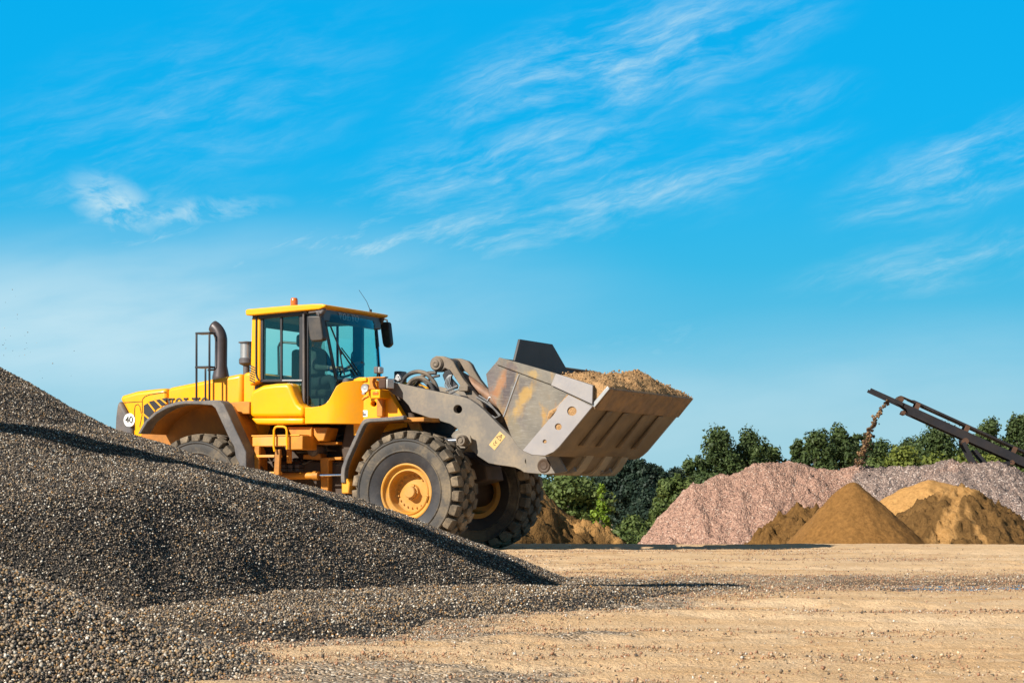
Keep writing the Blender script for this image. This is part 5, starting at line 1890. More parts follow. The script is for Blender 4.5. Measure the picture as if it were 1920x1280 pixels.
MB().plate(LP([(676.5, 771), (682, 771), (682, 775), (686, 775), (686, 779), (676.5, 779)], Yt - 0.008), Yt - 0.008, Yt + 0.01).build('label_print', M['charcoal'], tw)
MB().plate(LP([(706, 747), (717, 747), (717, 781), (706, 781)], Yt - 0.10), Yt - 0.10, Yt - 0.001).build('hinge_block', M['orange'], tw, 0.012)
# round horn / lamp
c = L(687, 727.5, Yt - 0.1)
mb = MB()
mb.lathe([(0.001, -0.055), (0.035, -0.05), (0.058, -0.055), (0.066, -0.04), (0.066, 0.0), (0.03, 0.05), (0.03, 0.10)], 20, 'Y', (c[0], Yt - 0.1, c[1]))
mb.lathe([(0.001, -0.05), (0.024, -0.048), (0.03, 0.0)], 12, 'Y', (c[0] - 0.01, Yt - 0.13, c[1] - 0.075))
mb.build('horn', M['steel'], tw)
# lamp carrier: box with indicator, bracket, head lamp, work lamp
xb0, zb1 = L(694.7, 730, Yt - 0.30)
xb1, zb0 = L(712.5, 746.5, Yt - 0.30)
MB().box(xb0, xb1, Yt - 0.30, Yt, zb0, zb1).build('lamp_box', M['yellow'], tw, 0.012)
a, b = L(699, 734.5, Yt - 0.3), L(709.5, 739.5, Yt - 0.3)
MB().box(a[0], b[0], Yt - 0.31, Yt - 0.29, b[1], a[1]).build('turn_signal', M['amber'], tw, 0.004)
p = LP([(694, 707), (727, 706), (724, 708.5), (704, 709.5), (702, 716), (703.5, 724), (708, 730), (694, 730), (696.5, 722), (696, 713)], Yt - 0.10)
MB().plate(p, Yt - 0.16, Yt - 0.06).build('lamp_bracket', M['orange'], tw, 0.008)
a, b = L(709, 709, Yt - 0.30), L(722, 729, Yt - 0.30)
hlp = MB().box(a[0], a[0] + 0.13, Yt - 0.30, Yt - 0.06, b[1], a[1]).build('headlight', M['conv_rust'], tw, 0.025, 3)
MB().box(a[0] + 0.125, a[0] + 0.145, Yt - 0.285, Yt - 0.075, b[1] + 0.012, a[1] - 0.012).build('lens', M['lamp_glass'], hlp, 0.012)
a, b = L(705, 687.5, Yt - 0.10), L(716, 700, Yt - 0.10)
wl = MB().box(a[0], a[0] + 0.08, Yt - 0.18, Yt - 0.02, b[1], a[1]).build('work_light', M['charcoal'], tw, 0.018, 3)
MB().box(a[0] + 0.076, a[0] + 0.092, Yt - 0.17, Yt - 0.03, b[1] + 0.008, a[1] - 0.008).build('lens', M['lamp_glass'], wl, 0.008)
MB().tube([(a[0] + 0.03, Yt - 0.1, b[1]), (a[0] + 0.01, Yt - 0.1, b[1] - 0.08)], 0.014, 6).build('lamp_stem', M['black'], wl)
# the same lamps on the far side of the machine
a, b = L(705, 690, 0.80), L(716, 702, 0.80)
mb = MB().box(a[0] + 0.28, a[0] + 0.40, 0.86, 1.08, b[1] - 0.12, a[1] - 0.05)
mb.build('headlight', M['charcoal'], loader, 0.02, 3)

MB().plate(LP([(770, 790), (850, 822), (880, 850), (925, 873), (930, 900), (800, 935), (770, 900)], 0.0), -0.28, 0.28).build('sun_block_plate', M['dark_frame'], loader, 0.02)  # dark plate added to block sun from the far wheel

# ---- front fender
fo = [(757, 778.5), (740, 780.5), (715, 782.5), (694, 783.6), (685, 784.5), (679.5, 788), (674, 797), (660, 828), (647, 857), (640, 876), (638.5, 890), (639, 905)]
fi = [(757, 786.5), (740, 788), (715, 790), (694, 791), (687, 792.5), (683.5, 795), (679, 803), (666, 832), (653, 861), (647.5, 878), (646, 890), (647, 905)]
foL, fiL = LP(fo, -1.47), LP(fi, -1.47)
for s in (-1, 1):
    ff = fender('front_fender', foL, fiL, 1.47, 1.36, 0.80, s, M['yellow_dusty'])
    if s < 0:
        a, b = L(757, 782.5, -1.30), L(795, 790, -1.30)
        MB().box(a[0], b[0], -1.30, -0.78, b[1], a[1]).build('fender_step', M['orange'], ff, 0.01)
        MB().plate(LP([(640, 896), (650, 896), (656, 906), (654, 925), (640, 925)], -1.44), -1.44, -1.0).build('mud_flap', M['yellow_dusty'], ff, 0.02)
        MB().plate(LP([(763, 789), (784, 789), (790, 808), (772, 808)], -1.0), -1.0, -0.95).build('fender_stay', M['orange'], ff)

# ---- steps and things under the cab
Ys = -1.22
a, b = L(540.5, 816.5, Ys), L(567.3, 842.5, Ys)
MB().box(a[0], b[0], Ys, Ys + 0.42, b[1], a[1]).build('step_box', M['orange'], loader, 0.012)
a, b = L(473, 817, Ys), L(540, 836, Ys)
st_ = MB().box(a[0], b[0], Ys, Ys + 0.40, b[1], a[1] - 0.01).build('step_ladder', M['yellow_dusty'], loader, 0.012)
MB().box(a[0] - 0.01, b[0] + 0.2, Ys - 0.012, Ys + 0.42, a[1] - 0.008, a[1] + 0.012).build('tread_plate', M['yellow_dusty'], st_, 0.004)
MB().plate(LP([(477, 836), (486, 836), (484, 890), (474, 890)], Ys), Ys, Ys + 0.06).build('ladder_side', M['orange'], st_, 0.01)
MB().plate(LP([(515.5, 842), (524.5, 842), (522, 915), (511.5, 915)], Ys), Ys, Ys + 0.06).build('ladder_side', M['orange'], st_, 0.01)
MB().plate(LP([(537, 842), (544, 842), (544, 868), (537, 868)], Ys + 0.2), Ys + 0.2, Ys + 0.26).build('ladder_side', M['orange'], st_, 0.01)
a, b = L(477, 852.5, Ys), L(515, 857, Ys)
MB().box(a[0], b[0], Ys - 0.01, Ys + 0.22, b[1], a[1]).build('rung', M['yellow_dusty'], st_, 0.006)
a, b = L(477, 884, Ys), L(515, 889, Ys)
MB().box(a[0], b[0], Ys - 0.01, Ys + 0.22, b[1], a[1]).build('rung', M['yellow_dusty'], st_, 0.006)
mb = MB()
mb.tube(T3([(515, 846), (513.5, 838), (513.8, 806), (516, 801), (520, 799.3), (531, 799.3), (536, 801.5), (537.8, 807), (538.2, 842)], Ys - 0.05), 0.017, 8)
mb.build('step_handle', M['yellow'], st_)
MB().plate(LP([(538, 800), (584, 800), (584, 828), (567, 828), (545, 815)], -0.95), -0.95, -0.6).build('hydraulic_tank', M['orange'], loader, 0.015)
MB().plate(LP([(584, 801), (614, 801), (607, 826), (596, 827), (585, 812)], -0.9), -0.9, -0.55).build('cab_mount', M['orange'], loader, 0.015)
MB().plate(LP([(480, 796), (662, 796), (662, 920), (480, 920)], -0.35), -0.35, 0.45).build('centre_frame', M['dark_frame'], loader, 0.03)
mb = MB()
mb.box(*[L(575, 0, -0.7)[0], L(640, 0, -0.7)[0]], -0.72, -0.4, L(600, 833, -0.7)[1], L(600, 828, -0.7)[1])
mb.plate(LP([(568, 852), (600, 850), (601, 858), (640, 856), (640, 862), (616, 862), (615, 935), (602, 935), (600, 862), (568, 860)], -0.62), -0.62, -0.42)
mb.build('hitch', M['orange'], loader, 0.012)
c = L(585, 843, -0.66)
MB().lathe([(0.001, -0.03), (0.05, -0.03), (0.09, 0.0), (0.10, 0.04), (0.10, 0.3)], 20, 'Y', (c[0], -0.66, c[1])).build('oil_filter', M['charcoal'], loader)
mb = MB()
mb.tube(T3([(505, 893), (594, 891.5)], -0.75), 0.052, 14)
mb.tube(T3([(588, 891.5), (598, 891.3)], -0.75), 0.066, 14)
mb.m = 1
mb.tube(T3([(597, 890.5), (660, 889.5)], -0.75), 0.018, 10)
mb.build('steering_cylinder', [M['orange'], M['chrome']], loader)
mb = MB()
rng = np.random.default_rng(4)
for i in range(14):
    x0 = 530 + 7 * i + rng.uniform(-4, 4)
    y0 = 805 + rng.uniform(0, 60)
    a = L(x0, y0, -0.5)
    b = L(x0 + rng.uniform(10, 40), y0 + rng.uniform(-6, 18), -0.5)
    mb.tube([(a[0], -0.42, a[1]), ((a[0] + b[0]) / 2, -0.52, (a[1] + b[1]) / 2 - 0.06), (b[0], -0.42, b[1])], rng.uniform(0.012, 0.022), 6)
mb.build('hose_bundle', M['hose'], loader)
mb = MB()
for i in range(3):
    for j in range(2):
        a = L(528 + i * 13, 872 + j * 7, -0.62)
        mb.box(a[0], a[0] + 0.07, -0.64, -0.4, a[1] - 0.035, a[1] + 0.01)
mb.build('valve_block', M['charcoal'], loader, 0.006)

# ---- lift arms
Ya = -0.82
arm = [(724, 714), (734, 715.5), (784, 726.5), (843.5, 739), (868, 744), (880, 748), (894, 757.5), (908, 769), (935, 796), (964.6, 824), (985, 842), (1003, 853), (1018, 857), (1030, 862),
       (1036, 872), (1032, 883), (1018, 888), (1000, 887), (982, 885), (976, 880.5), (966, 876), (950, 873.5), (935, 871.7), (916, 868), (896, 855), (884, 843), (876, 834), (869, 820), (857, 803), (843.5, 794.5), (800, 781.5),
       (772, 771.5), (766, 760), (755, 748), (735, 738), (728, 730)]
armp = LP(arm, Ya)
arm_holes = [LP(circ((858.3, 767), 8.0, 18), Ya), LP(circ((992, 864.5), 7.6, 16), Ya)]
for s in (-1, 1):
    am = MB().plate(armp, s * 0.82, s * 0.72, holes=arm_holes).build('lift_arm', M['arm'], loader, 0.008)
    if s < 0:
        near_arm = am
    x, z = L(876, 826, Ya)
    # lift cylinder pin boss standing off the plate, on its own ear
    mb = MB()
    mb.lathe([(0.001, s * 1.045), (0.030, s * 1.045), (0.034, s * 1.03), (0.05, s * 1.03), (0.054, s * 1.045), (0.070, s * 1.045), (0.076, s * 1.03), (0.082, s * 0.82)], 24, 'Y', (x, 0, z))
    mb.build('cylinder_pin', M['lever'], am)
    ear = LP([(856, 817), (862, 813), (876, 812), (888, 817), (890, 830), (880, 838), (868, 836), (861, 828)], Ya)
    MB().plate(ear, s * 0.93, s * 0.90).build('cylinder_ear', M['arm'], am, 0.008)
    # lift cylinder
    fx, fz = L(742, 832, -0.6)
    mb = MB()
    mb.tube([(fx, s * 0.95, fz), (fx * .35 + x * .65, s * 0.95, fz * .35 + z * .65)], 0.085, 16)
    mb.m = 1
    mb.tube([(fx * .38 + x * .62, s * 0.95, fz * .38 + z * .62), (x, s * 0.95, z)], 0.045, 12)
    mb.build('lift_cylinder', [M['dark_frame'], M['chrome']], loader)
    x2, z2 = L(1022, 873, Ya)
    mb = MB()
    mb.lathe([(0.001, s * 0.865), (0.045, s * 0.87), (0.055, s * 0.86), (0.085, s * 0.87), (0.11, s * 0.85), (0.118, s * 0.82), (0.118, s * 0.60)], 20, 'Y', (x2, 0, z2))
    mb.build('bucket_pin', M['dark_frame'], am)
stk = LP([(937.3, 808.2), (948, 818), (927.5, 843.5), (916.8, 833.6)], Ya)
sk = MB().plate(stk, Ya - 0.004, Ya + 0.01).build('warning_sticker', M['sticker'], near_arm)
mb = MB()
q = [Vector(p) for p in stk]


def onst(u, v):
    p = q[0] * (1 - u) * (1 - v) + q[1] * u * (1 - v) + q[2] * u * v + q[3] * (1 - u) * v
    return (p.x, Ya - 0.006, p.y)


for tri in ([(0.15, 0.38), (0.85, 0.38), (0.5, 0.06)],):
    for i in range(3):
        mb.tube([onst(*tri[i]), onst(*tri[(i + 1) % 3])], 0.0035, 4)
mb.tube([onst(0.5, 0.17), onst(0.5, 0.29)], 0.004, 4)
mb.tube([onst(0.35, 0.55), onst(0.5, 0.68), onst(0.65, 0.58)], 0.004, 4)
mb.tube([onst(0.3, 0.72), onst(0.55, 0.82), onst(0.7, 0.75)], 0.004, 4)
mb.build('warning_print', M['conv_rust'], sk)
# cross tube between the arms
x, z = L(905, 815, 0)
MB().tube([(x, -0.74, z - 0.1), (x, 0.74, z - 0.1)], 0.16, 20).build('cross_tube', M['arm'], loader)
# ---- tilt lever and link
Yl = -0.34
lev = [(806, 683), (809, 672), (817, 667), (829, 667.5), (843, 672), (850, 678), (856, 690), (866, 707), (881, 726), (896, 744), (905, 757), (909, 772), (907, 790), (899, 786), (893, 766), (884, 752), (874, 741),
       (862, 722), (850, 704), (842, 694), (834, 690), (826, 697), (816, 697)]
hl_ = [LP([(846, 700), (853, 712), (861, 722), (858, 727), (850, 716), (844, 706)], Yl)]
for s in (-1, 1):
    tl = MB().plate(LP(lev, Yl), s * 0.34, s * 0.24).build('tilt_lever', M['lever'], loader, 0.012)
x, z = L(819.5, 682, Yl)
mb = MB()
mb.lathe([(0.001, -0.40), (0.03, -0.41), (0.05, -0.40), (0.055, -0.385), (0.085, -0.385), (0.105, -0.36), (0.108, -0.30), (0.108, 0.40), (0.001, 0.40)], 28, 'Y', (x, 0, z))
mb.build('tilt_pin', M['lever'], loader)
# black plate stands in for a shaded opening on the lever, with pipes
MB().plate(LP([(829, 703), (834, 695), (842, 692), (848, 700), (846, 708), (858, 722), (857, 728), (846, 730), (836, 722)], Yl - 0.02), Yl - 0.02, Yl + 0.02).build('lever_dark_plate', M['black'], loader, 0.01)
mb = MB()
for k in range(4):
    d = k * 3.0
    mb.tube(T3([(834 + d, 722 - d * 0.2), (835 + d, 716 - d * 0.3), (838 + d * 0.8, 708 - d * 0.3), (843 + d * 0.5, 703 - d * 0.1)], Yl - 0.06), 0.008, 6)
    mb.tube(T3([(834 + d, 722 - d * 0.2), (842 + d * 1.2, 734 + d * 0.2), (850 + d * 1.6, 742 + d * 0.2)], Yl - 0.06), 0.009, 6)
mb.tube(T3([(836, 733), (858, 723)], Yl - 0.07), 0.014, 6)
mb.tube(T3([(842, 738), (862, 729)], Yl - 0.07), 0.012, 6)
mb.build('pipe_bundle', M['steel'], loader)
a, b = L(860, 723, Yl - 0.08), L(877, 733, Yl - 0.08)
MB().box(a[0], b[0], Yl - 0.08, Yl + 0.08, b[1], a[1]).build('lever_block', M['lever'], loader, 0.01)
# tilt cylinder body between the levers down to the bucket, and its rod eye
mb = MB()
mb.tube(T3([(862, 702), (880, 715), (922, 746)], -0.05), [0.06, 0.078, 0.078], 16)
mb.tube(T3([(922, 746), (955, 772), (975, 800)], -0.05), [0.07, 0.06, 0.05], 12)
mb.build('tilt_link', M['rusty'], loader)
mb = MB()
mb.tube(T3([(893, 744), (912, 755), (925, 765), (938, 779)], Yl - 0.02), 0.014, 6)
mb.tube(T3([(898, 741), (915, 752), (928, 768), (936, 780), (928, 783), (922, 779)], Yl - 0.02), 0.012, 6)
mb.tube(T3([(914, 752), (917, 744.5), (920, 745)], Yl - 0.03), 0.01, 6)
mb.build('tilt_hose', M['steel'], loader)
# arching hoses
for pts, Y, r in (([(752, 722), (757, 711), (766, 702), (777, 697.5), (788, 697), (800, 701), (810, 711), (817, 722), (822, 738)], -0.30, 0.032),
                  ([(765, 722), (772, 713), (782, 708.5), (792, 709), (803, 716), (810, 725), (815, 738)], -0.42, 0.030),
                  ([(768, 722), (780, 712), (790, 711), (800, 718), (808, 728), (812, 738)], -0.22, 0.028),
                  ([(778, 724), (786, 715), (795, 714), (806, 722)], -0.10, 0.026),
                  ([(790, 706), (803, 699.5), (818, 699)], 0.1, 0.03),
                  ([(728, 714), (742, 710), (752, 709)], -0.5, 0.012), ([(800, 716), (812, 707), (824, 704)], -0.1, 0.02)):
    p3 = [Vector(v) for v in T3(pts, Y)]
    out = []
    for i in range(len(p3) - 1):
        a0, a1, a2, a3 = p3[max(i - 1, 0)], p3[i], p3[i + 1], p3[min(i + 2, len(p3) - 1)]
        for t in (0, 0.25, 0.5, 0.75):
            out.append(0.5 * ((2 * a1) + (a2 - a0) * t + (2 * a0 - 5 * a1 + 4 * a2 - a3) * t * t + (3 * a1 - a0 - 3 * a2 + a3) * t ** 3))
    out.append(p3[-1])
    MB().tube(out, r, 10).build('hydraulic_hose', M['hose'], loader)
# the boom stays dark inside: dark box put between the arms for the shade there
MB().plate(LP([(740, 722), (840, 741), (880, 760), (880, 800), (800, 778), (752, 745)], -0.5), -0.5, 0.5).build('boom_shade_box', M['dark_frame'], loader, 0.02)
c = L(747, 709, -0.5)
mb = MB()
mb.plate(LP([(741, 711), (743, 703), (747, 700.5), (752, 706), (753.5, 712), (747, 715)], -0.5), -0.52, -0.46)
o = mb.build('boom_sensor', M['steel'], loader, 0.008)
mb = MB()
for a in ((746.5, 706), (748.5, 710.5)):
    p = L(*a, -0.53)
    mb.lathe([(0.001, -0.005), (0.008, -0.004), (0.008, 0.01)], 8, 'Y', (p[0], -0.525, p[1]))
mb.build('sensor_bolt', M['black'], o)

# ---- bucket
Yb = -1.62
prof_in = [(939, 671), (912, 701), (918, 740), (945, 781), (960, 820), (970, 835), (981, 845), (998, 853), (1022, 854.5), (1036, 851), (1049, 839), (1113, 761)]
lipt = (1144.5, 728.5)
side_pts = [(938, 670.5), (912, 701), (918, 740), (945, 781), (960, 820), (970, 835), (981, 845), (998, 853), (1022, 854.5), (1036, 851), (1049, 839), (1113, 761), (1114, 722), (1047, 701), (990, 684.5)]
bL = LP(prof_in, Yb)
bucket = MB()
# shell swept across the width, with thickness
inn = []
for i, p in enumerate(bL):
    a = Vector(bL[max(i - 1, 0)])
    b = Vector(bL[min(i + 1, len(bL) - 1)])
    t = (b - a).normalized()
    nrm = Vector((-t.y, t.x))
    inn.append((p[0] + nrm.x * 0.035, p[1] + nrm.y * 0.035))
bucket.plate(bL + inn[::-1], -1.60, 1.60)
bucket = bucket.build('bucket', M['underside'], loader, 0.006)
sL = LP(side_pts, Yb)
for s in (-1, 1):
    sd = MB().plate(sL, s * 1.60, s * 1.635).build('side_plate', M['bucket'], bucket, 0.006)
    # upper rim bar
    rim = LP([(938, 670), (990, 684.3), (1047, 700.8), (1114.5, 722.5), (1113.5, 758), (1047.5, 725.7), (932.5, 683.2)], Yb)
    MB().plate(rim, s * 1.635, s * 1.665).build('rim_bar', M['bucket'], sd, 0.008)
    MB().plate(LP([(1045.5, 700.5), (1114.5, 722.5), (1113.5, 758), (1036, 722)], Yb), s * 1.665, s * 1.678).build('rim_wear_plate', M['wear'], sd, 0.005)
    wp = LP([(1068, 740), (1113, 762), (1050.5, 837.5), (1040, 847), (1024, 854), (1000, 852.5), (982, 844.5), (1030, 788), (1034, 776)], Yb)
    holes = [LP(circ((1074.5, 770.7), 8.6, 20), Yb), LP(circ((1049, 800), 6.2, 16), Yb), LP(circ((1023.5, 827.5), 3.6, 12), Yb)]
    wq = MB().plate(wp, s * 1.635, s * 1.662, holes=holes).build('wear_plate', M['wear'], sd, 0.004)
    mb = MB()
    for (cx, cy), r in (((1074.5, 770.7), 8.6), ((1049, 800), 6.2), ((1023.5, 827.5), 3.6)):
        x, z = L(cx, cy, Yb)
        mb.lathe([(0.001, s * 1.648), (r / 132 * 1.05, s * 1.644)], 18, 'Y', (x, 0, z))
    mb.build('packed_soil', M['soil'], wq)
    # weld bead along the fold of the side
    mb = MB()
    mb.tube([(p[0], s * 1.638, p[1]) for p in LP([(974, 702), (962, 735), (945.5, 781)], Yb)], 0.011, 6)
    mb.build('weld_seam', M['steel'], sd)
    mb = MB()
    rng = np.random.default_rng(31)
    pts = LP([(1067, 741), (1058, 752), (1046, 766), (1036, 774), (1031, 783), (1029.5, 788)], Yb)
    mb.tube([(p[0], s * 1.640, p[1]) for p in pts], [0.022, 0.02, 0.024, 0.05, 0.035, 0.012], 8)
    mb.build('caught_soil', M['soil'], sd)
# cutting edge: proud plate along the lip
a, b = LP([(1113, 761), lipt], Yb)
d = (Vector(b) - Vector(a)).normalized()
nn = Vector((d.y, -d.x))
ce = [Vector(a) - d * 0.02 + nn * 0.05, Vector(b) + nn * 0.012, Vector(b) - nn * 0.03, Vector(a) - d * 0.02 - nn * 0.035]
MB().plate([tuple(p) for p in ce], -1.625, 1.60).build('cutting_edge', M['lip'], bucket, 0.008)
mb = MB()
e0 = [Vector(a) - d * 0.0 + nn * 0.03, Vector(b) + nn * 0.0, Vector(b) - nn * 0.05, Vector(a) - nn * 0.03]
for s in (-1, 1):
    MB().plate([tuple(p) for p in e0], s * 1.628, s * 1.645).build('edge_end_plate', M['steel'], bucket, 0.006)
# stiffening ribs under the floor
f0, f1 = LP([(1053, 834), (1109, 766)], Yb)
f0, f1 = Vector(f0), Vector(f1)
dd = (f1 - f0).normalized()
nn2 = Vector((dd.y, -dd.x))
for y in (-0.98, -0.38, 0.38, 0.98):
    q_ = [f0, f1, f1 + nn2 * 0.03, f0 + nn2 * 0.065 + dd * 0.05]
    MB().plate([tuple(p) for p in q_], y - 0.085, y + 0.085).build('floor_rib', M['underside'], bucket, 0.015)
# hinge ears and the back lugs below the heel
for y in (-0.66, 0.66):
    for s in (-0.17, 0.17):
        pe = LP([(982, 846), (1000, 853), (1025, 856), (1042, 850), (1060, 883), (1050, 886), (1020, 889), (985, 886)], -0.9)
        MB().plate(pe, y + s - 0.025, y + s + 0.025).build('hinge_ear', M['arm'], bucket, 0.008)
hb_ = MB().plate(LP([(985, 848), (1003, 853), (1030, 852), (1060, 836), (1078, 832), (1070, 853), (1056, 874), (1044, 885), (1000, 887)], -0.9), -0.60, 1.28).build('heel_box', M['underside'], bucket, 0.05, 3)
for y in (-0.28, 0.42, 1.05):
    MB().plate(LP([(1000, 884), (1050, 872), (1066, 853), (1078, 830), (1083, 832), (1074, 856), (1060, 878), (1047, 889.5), (1000, 890)], -0.9), y - 0.13, y + 0.13).build('heel_skid', M['heel'], hb_, 0.012)
# spill guard: plate standing across the back top edge
tx, tz = L(938, 671, Yb)
gpts = [LX(px, py, tx + 0.02) for px, py in ((964, 679), (974.6, 635.8), (1035, 645.3), (1062, 692), (1078, 694.8), (1078, 704), (964, 690))]
MB().plate(gpts, tx - 0.01, tx + 0.03, axis='X').build('spill_guard', M['spill'], bucket, 0.006)

# ---- soil heaped in the bucket (rests in it: a thing of its own)
lx, lz = L(*lipt, Yb)
bx, bz_ = L(950, 690, Yb)
nxs, nys = 110, 110
U, V_ = np.meshgrid(np.linspace(0, 1, nxs), np.linspace(-1, 1, nys))
X = lx - 0.015 - U * (lx - 0.02 - bx)
base = lz + (bz_ - lz) * U
# where the load starts: nearly level heap, higher in the middle and toward the front
prof_u = np.interp(U, [0, 0.03, 0.12, 0.30, 0.5, 0.7, 0.85, 1], [-0.02, 0.05, 0.14, 0.17, 0.08, -0.08, -0.27, -0.42])
edge = np.sqrt(np.clip(1 - np.abs(V_) ** 4, 0, 1))
Z = base + prof_u * (0.25 + 0.75 * edge) - 0.10 * (1 - edge) * sstep(0, 0.25, U)
fx_, fy_ = X * 1.0, V_ * 1.6
Z = Z + 0.09 * fbm(fx_ * 1.8 + 3, fy_ * 1.8, 4, 0.6) * sstep(0, 0.1, U) * (0.4 + 0.6 * edge) + 0.035 * fbm(fx_ * 7, fy_ * 7, 3, 0.6) + np.random.default_rng(2).normal(0, 0.010, X.shape)
Z = Z + 0.09 * np.exp(-((U - 0.22) / 0.14) ** 2 - ((V_ - 0.25) / 0.28) ** 2)
Yy = V_ * 1.605
P = np.stack([X.ravel(), Yy.ravel(), Z.ravel()], 1)
F = grid_faces(nxs, nys)
F = F[:, ::-1]
# skirt down to the bucket floor so the load is solid
bb = np.array(sorted(LP([(1144.5, 728.5), (1113, 761), (1049, 839), (1036, 849), (1022, 852), (998, 850), (981, 842), (960, 817), (945, 778)], Yb)))
fl = np.stack([X.ravel(), Yy.ravel(), np.minimum(Z.ravel() - 0.02, np.interp(X.ravel(), bb[:, 0], bb[:, 1]) + 0.05)], 1)
n0 = len(P)
edges = [(i, i + 1) for i in range(nxs - 1)] + [((nys - 1) * nxs + i + 1, (nys - 1) * nxs + i) for i in range(nxs - 1)]
SK = np.array([(a, b, b + n0, a + n0) for a, b in edges])
load = np_mesh('soil_load', np.concatenate([P, fl]), np.concatenate([F, SK]), M['soil'])
load.location = P0
load.rotation_euler = (0, 0, -TH)
tag(load, 'heap of light brown soil filling the raised bucket of the loader', 'soil')
rng = np.random.default_rng(6)
k = rng.choice(n0, 1500)
k = k[(P[k, 0] > bx + 0.35)]
cs = stones('clods', P[k] + np.array([0, 0, 0.006]), np.clip(rng.lognormal(math.log(0.022), 0.5, len(k)), 0.008, 0.05), M['pebble'], np.array([.15, .2, .35, .3]),
            parent=load, palette=np.array([(0.16, 0.09, 0.04), (0.26, 0.15, 0.065), (0.36, 0.22, 0.10), (0.46, 0.29, 0.145)]), rng=rng)
cs['kind'] = 'stuff'


# ------------------------------------------------------------------ driver
def skin_body(name, joints, bones, mat, parent, sub=2):
    me = bpy.data.meshes.new(name)
    names = list(joints)
    me.from_pydata([joints[k][0] for k in names], [(names.index(a), names.index(b)) for a, b in bones], [])
    me.materials.append(mat)
    o = bpy.data.objects.new(name, me)
    col.objects.link(o)
    if parent is not None:
        o.parent = parent
    md = o.modifiers.new('skin', 'SKIN')
    md.use_smooth_shade = True
    ly = me.skin_vertices[0] if me.skin_vertices else None
    if ly is None:
        bpy.context.view_layer.update()
        bm = bmesh.new()
        bm.from_mesh(me)
        bm.verts.layers.skin.verify()
        bm.to_mesh(me)
        bm.free()
        ly = me.skin_vertices[0]
    for i, k in enumerate(names):
        r = joints[k][1]
        ly.data[i].radius = (r, r) if not isinstance(r, tuple) else r
        ly.data[i].use_root = (i == 0)
    sb = o.modifiers.new('smooth', 'SUBSURF')
    sb.levels = sb.render_levels = sub
    return o


hip = Vector((sx - 0.14, 0, zs + 0.10))
J = {
    'pelvis': (hip, 0.150), 'waist': (hip + Vector((0.0, 0, 0.20)), 0.145), 'chest': (hip + Vector((0.03, 0, 0.40)), 0.165), 'neck0': (hip + Vector((0.04, 0, 0.53)), 0.085),
    'neck': (hip + Vector((0.06, 0, 0.60)), 0.055), 'head0': (hip + Vector((0.085, 0, 0.67)), 0.078), 'head1': (hip + Vector((0.085, 0, 0.75)), 0.096), 'head2': (hip + Vector((0.075, 0, 0.81)), 0.075),
}
BN = [('pelvis', 'waist'), ('waist', 'chest'), ('chest', 'neck0'), ('neck0', 'neck'), ('neck', 'head0'), ('head0', 'head1'), ('head1', 'head2')]
hands = {}
for s, nm in ((-1, 'n'), (1, 'f')):
    sh = hip + Vector((0.03, s * 0.20, 0.46))
    elb = sh + Vector((0.14, s * 0.07, -0.24))
    hnd = Vector((stw[0] - 0.15, s * 0.15, stw[2] + 0.02))
    J['sh' + nm] = (sh, 0.072)
    J['el' + nm] = (elb, 0.050)
    J['wr' + nm] = (hnd + Vector((-0.07, 0, -0.005)), 0.032)
    J['pa' + nm] = (hnd, (0.022, 0.038))
    hands[nm] = (hnd, s)
    BN += [('chest', 'sh' + nm), ('sh' + nm, 'el' + nm), ('el' + nm, 'wr' + nm), ('wr' + nm, 'pa' + nm)]
    kn = hip + Vector((0.42, s * 0.15, 0.06))
    J['th' + nm] = (hip + Vector((0.06, s * 0.10, -0.02)), 0.092)
    J['kn' + nm] = (kn, 0.066)
    J['an' + nm] = (kn + Vector((0.10, 0, -0.42)), 0.042)
    J['to' + nm] = (kn + Vector((0.26, s * 0.03, -0.47)), 0.038)
    BN += [('pelvis', 'th' + nm), ('th' + nm, 'kn' + nm), ('kn' + nm, 'an' + nm), ('an' + nm, 'to' + nm)]
driver = empty('person', P0, -TH)
tag(driver, 'driver in dark work clothes seated in the loader cab with hands on the steering wheel', 'person')
body = skin_body('body', J, BN, M['skin'], driver)
# clothes: slightly larger shells over trunk, arms and legs
JJ = {k: (v[0], (v[1] if not isinstance(v[1], tuple) else v[1][0]) * 1.10 + 0.006) for k, v in J.items()}
JJ['cuffn'] = (J['eln'][0].lerp(J['wrn'][0], 0.85), 0.043)
JJ['cufff'] = (J['elf'][0].lerp(J['wrf'][0], 0.85), 0.043)
ks = ['pelvis', 'waist', 'chest', 'neck0', 'shn', 'eln', 'cuffn', 'shf', 'elf', 'cufff']
skin_body('shirt', {k: JJ[k] for k in ks}, [('pelvis', 'waist'), ('waist', 'chest'), ('chest', 'neck0'), ('chest', 'shn'), ('shn', 'eln'), ('eln', 'cuffn'), ('chest', 'shf'), ('shf', 'elf'), ('elf', 'cufff')], M['shirt'], driver)
ks = ['pelvis', 'thn', 'knn', 'ann', 'thf', 'knf', 'anf']
skin_body('trousers', {k: JJ[k] for k in ks}, [('pelvis', 'thn'), ('thn', 'knn'), ('knn', 'ann'), ('pelvis', 'thf'), ('thf', 'knf'), ('knf', 'anf')], M['trousers'], driver)
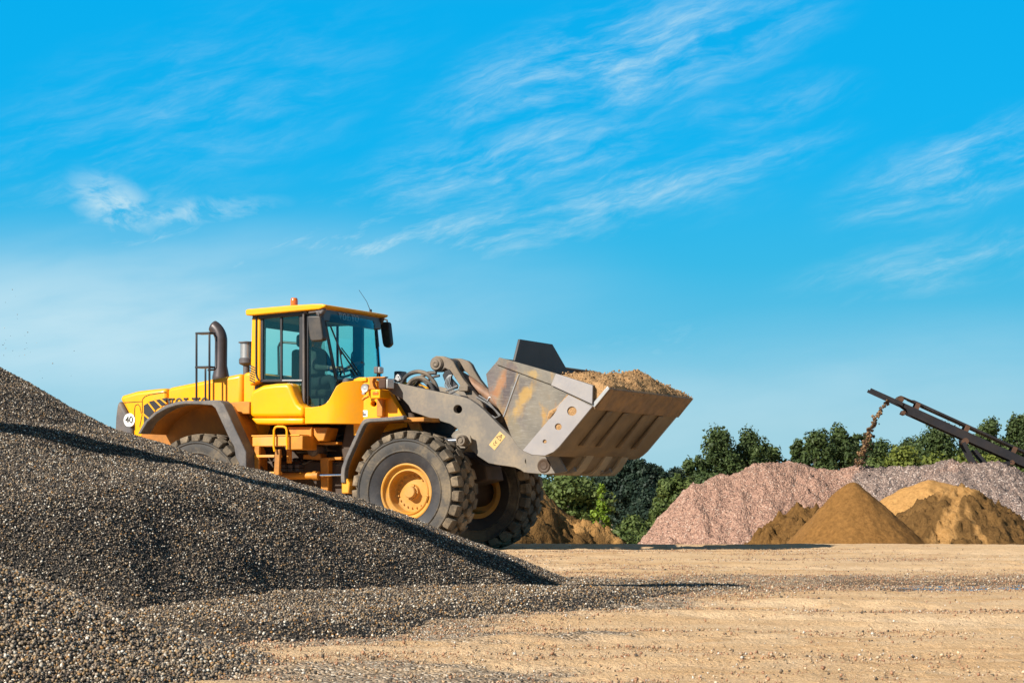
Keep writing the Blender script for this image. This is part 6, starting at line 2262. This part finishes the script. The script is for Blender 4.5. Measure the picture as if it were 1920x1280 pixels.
for nm, (h, s) in hands.items():
    for i in range(4):
        y = h.y + (i - 1.5) * 0.019
        ln = (0.036, 0.042, 0.040, 0.032)[i]
        f = {'a': (Vector((h.x + 0.018, y, h.z + 0.008)), 0.010), 'b': (Vector((h.x + 0.018 + ln * 0.9, y, h.z + 0.022)), 0.009),
             'c': (Vector((h.x + 0.03 + ln * 1.3, y, h.z + 0.002)), 0.008), 'd': (Vector((h.x + 0.024 + ln, y, h.z - 0.022)), 0.0075)}
        skin_body('finger', f, [('a', 'b'), ('b', 'c'), ('c', 'd')], M['skin'], body, 1)
    f = {'a': (Vector((h.x - 0.02, h.y - s * 0.03, h.z)), 0.011), 'b': (Vector((h.x + 0.012, h.y - s * 0.052, h.z + 0.004)), 0.010), 'c': (Vector((h.x + 0.045, h.y - s * 0.05, h.z - 0.004)), 0.008)}
    skin_body('thumb', f, [('a', 'b'), ('b', 'c')], M['skin'], body, 1)
hc = J['head1'][0]
mb = MB()
mb.add([(hc.x + 0.085, -0.016, hc.z - 0.035), (hc.x + 0.085, 0.016, hc.z - 0.035), (hc.x + 0.118, 0, hc.z - 0.030), (hc.x + 0.092, 0, hc.z + 0.02)], [(0, 1, 2), (0, 2, 3), (1, 3, 2)])
mb.build('nose', M['skin'], body)
mb = MB()
for s in (-1, 1):
    mb.lathe([(0.001, -0.008), (0.012, -0.004), (0.012, 0.004), (0.001, 0.008)], 10, 'X', (hc.x + 0.088, s * 0.034, hc.z + 0.012))
mb.build('eyes', M['white'], body)
mb = MB()
mb.box(hc.x + 0.076, hc.x + 0.088, -0.024, 0.024, hc.z - 0.066, hc.z - 0.058)
mb.build('mouth', M['conv_rust'], body, 0.003)
mb = MB()
for s in (-1, 1):
    mb.lathe([(0.001, -0.008), (0.03, -0.006), (0.032, 0.006), (0.001, 0.008)], 12, 'Y', (hc.x - 0.005, s * 0.096, hc.z - 0.005))
mb.build('ears', M['skin'], body)
mb = MB()
vs = []
prof = []
for a in np.linspace(-8, 90, 9):
    prof.append((0.107 * math.cos(rad(a)), 0.107 * math.sin(rad(a))))
mb.lathe([(r, z) for r, z in prof], 24, 'Z', (hc.x - 0.010, 0, hc.z + 0.025))
mb.build('hair', M['hair'], body)
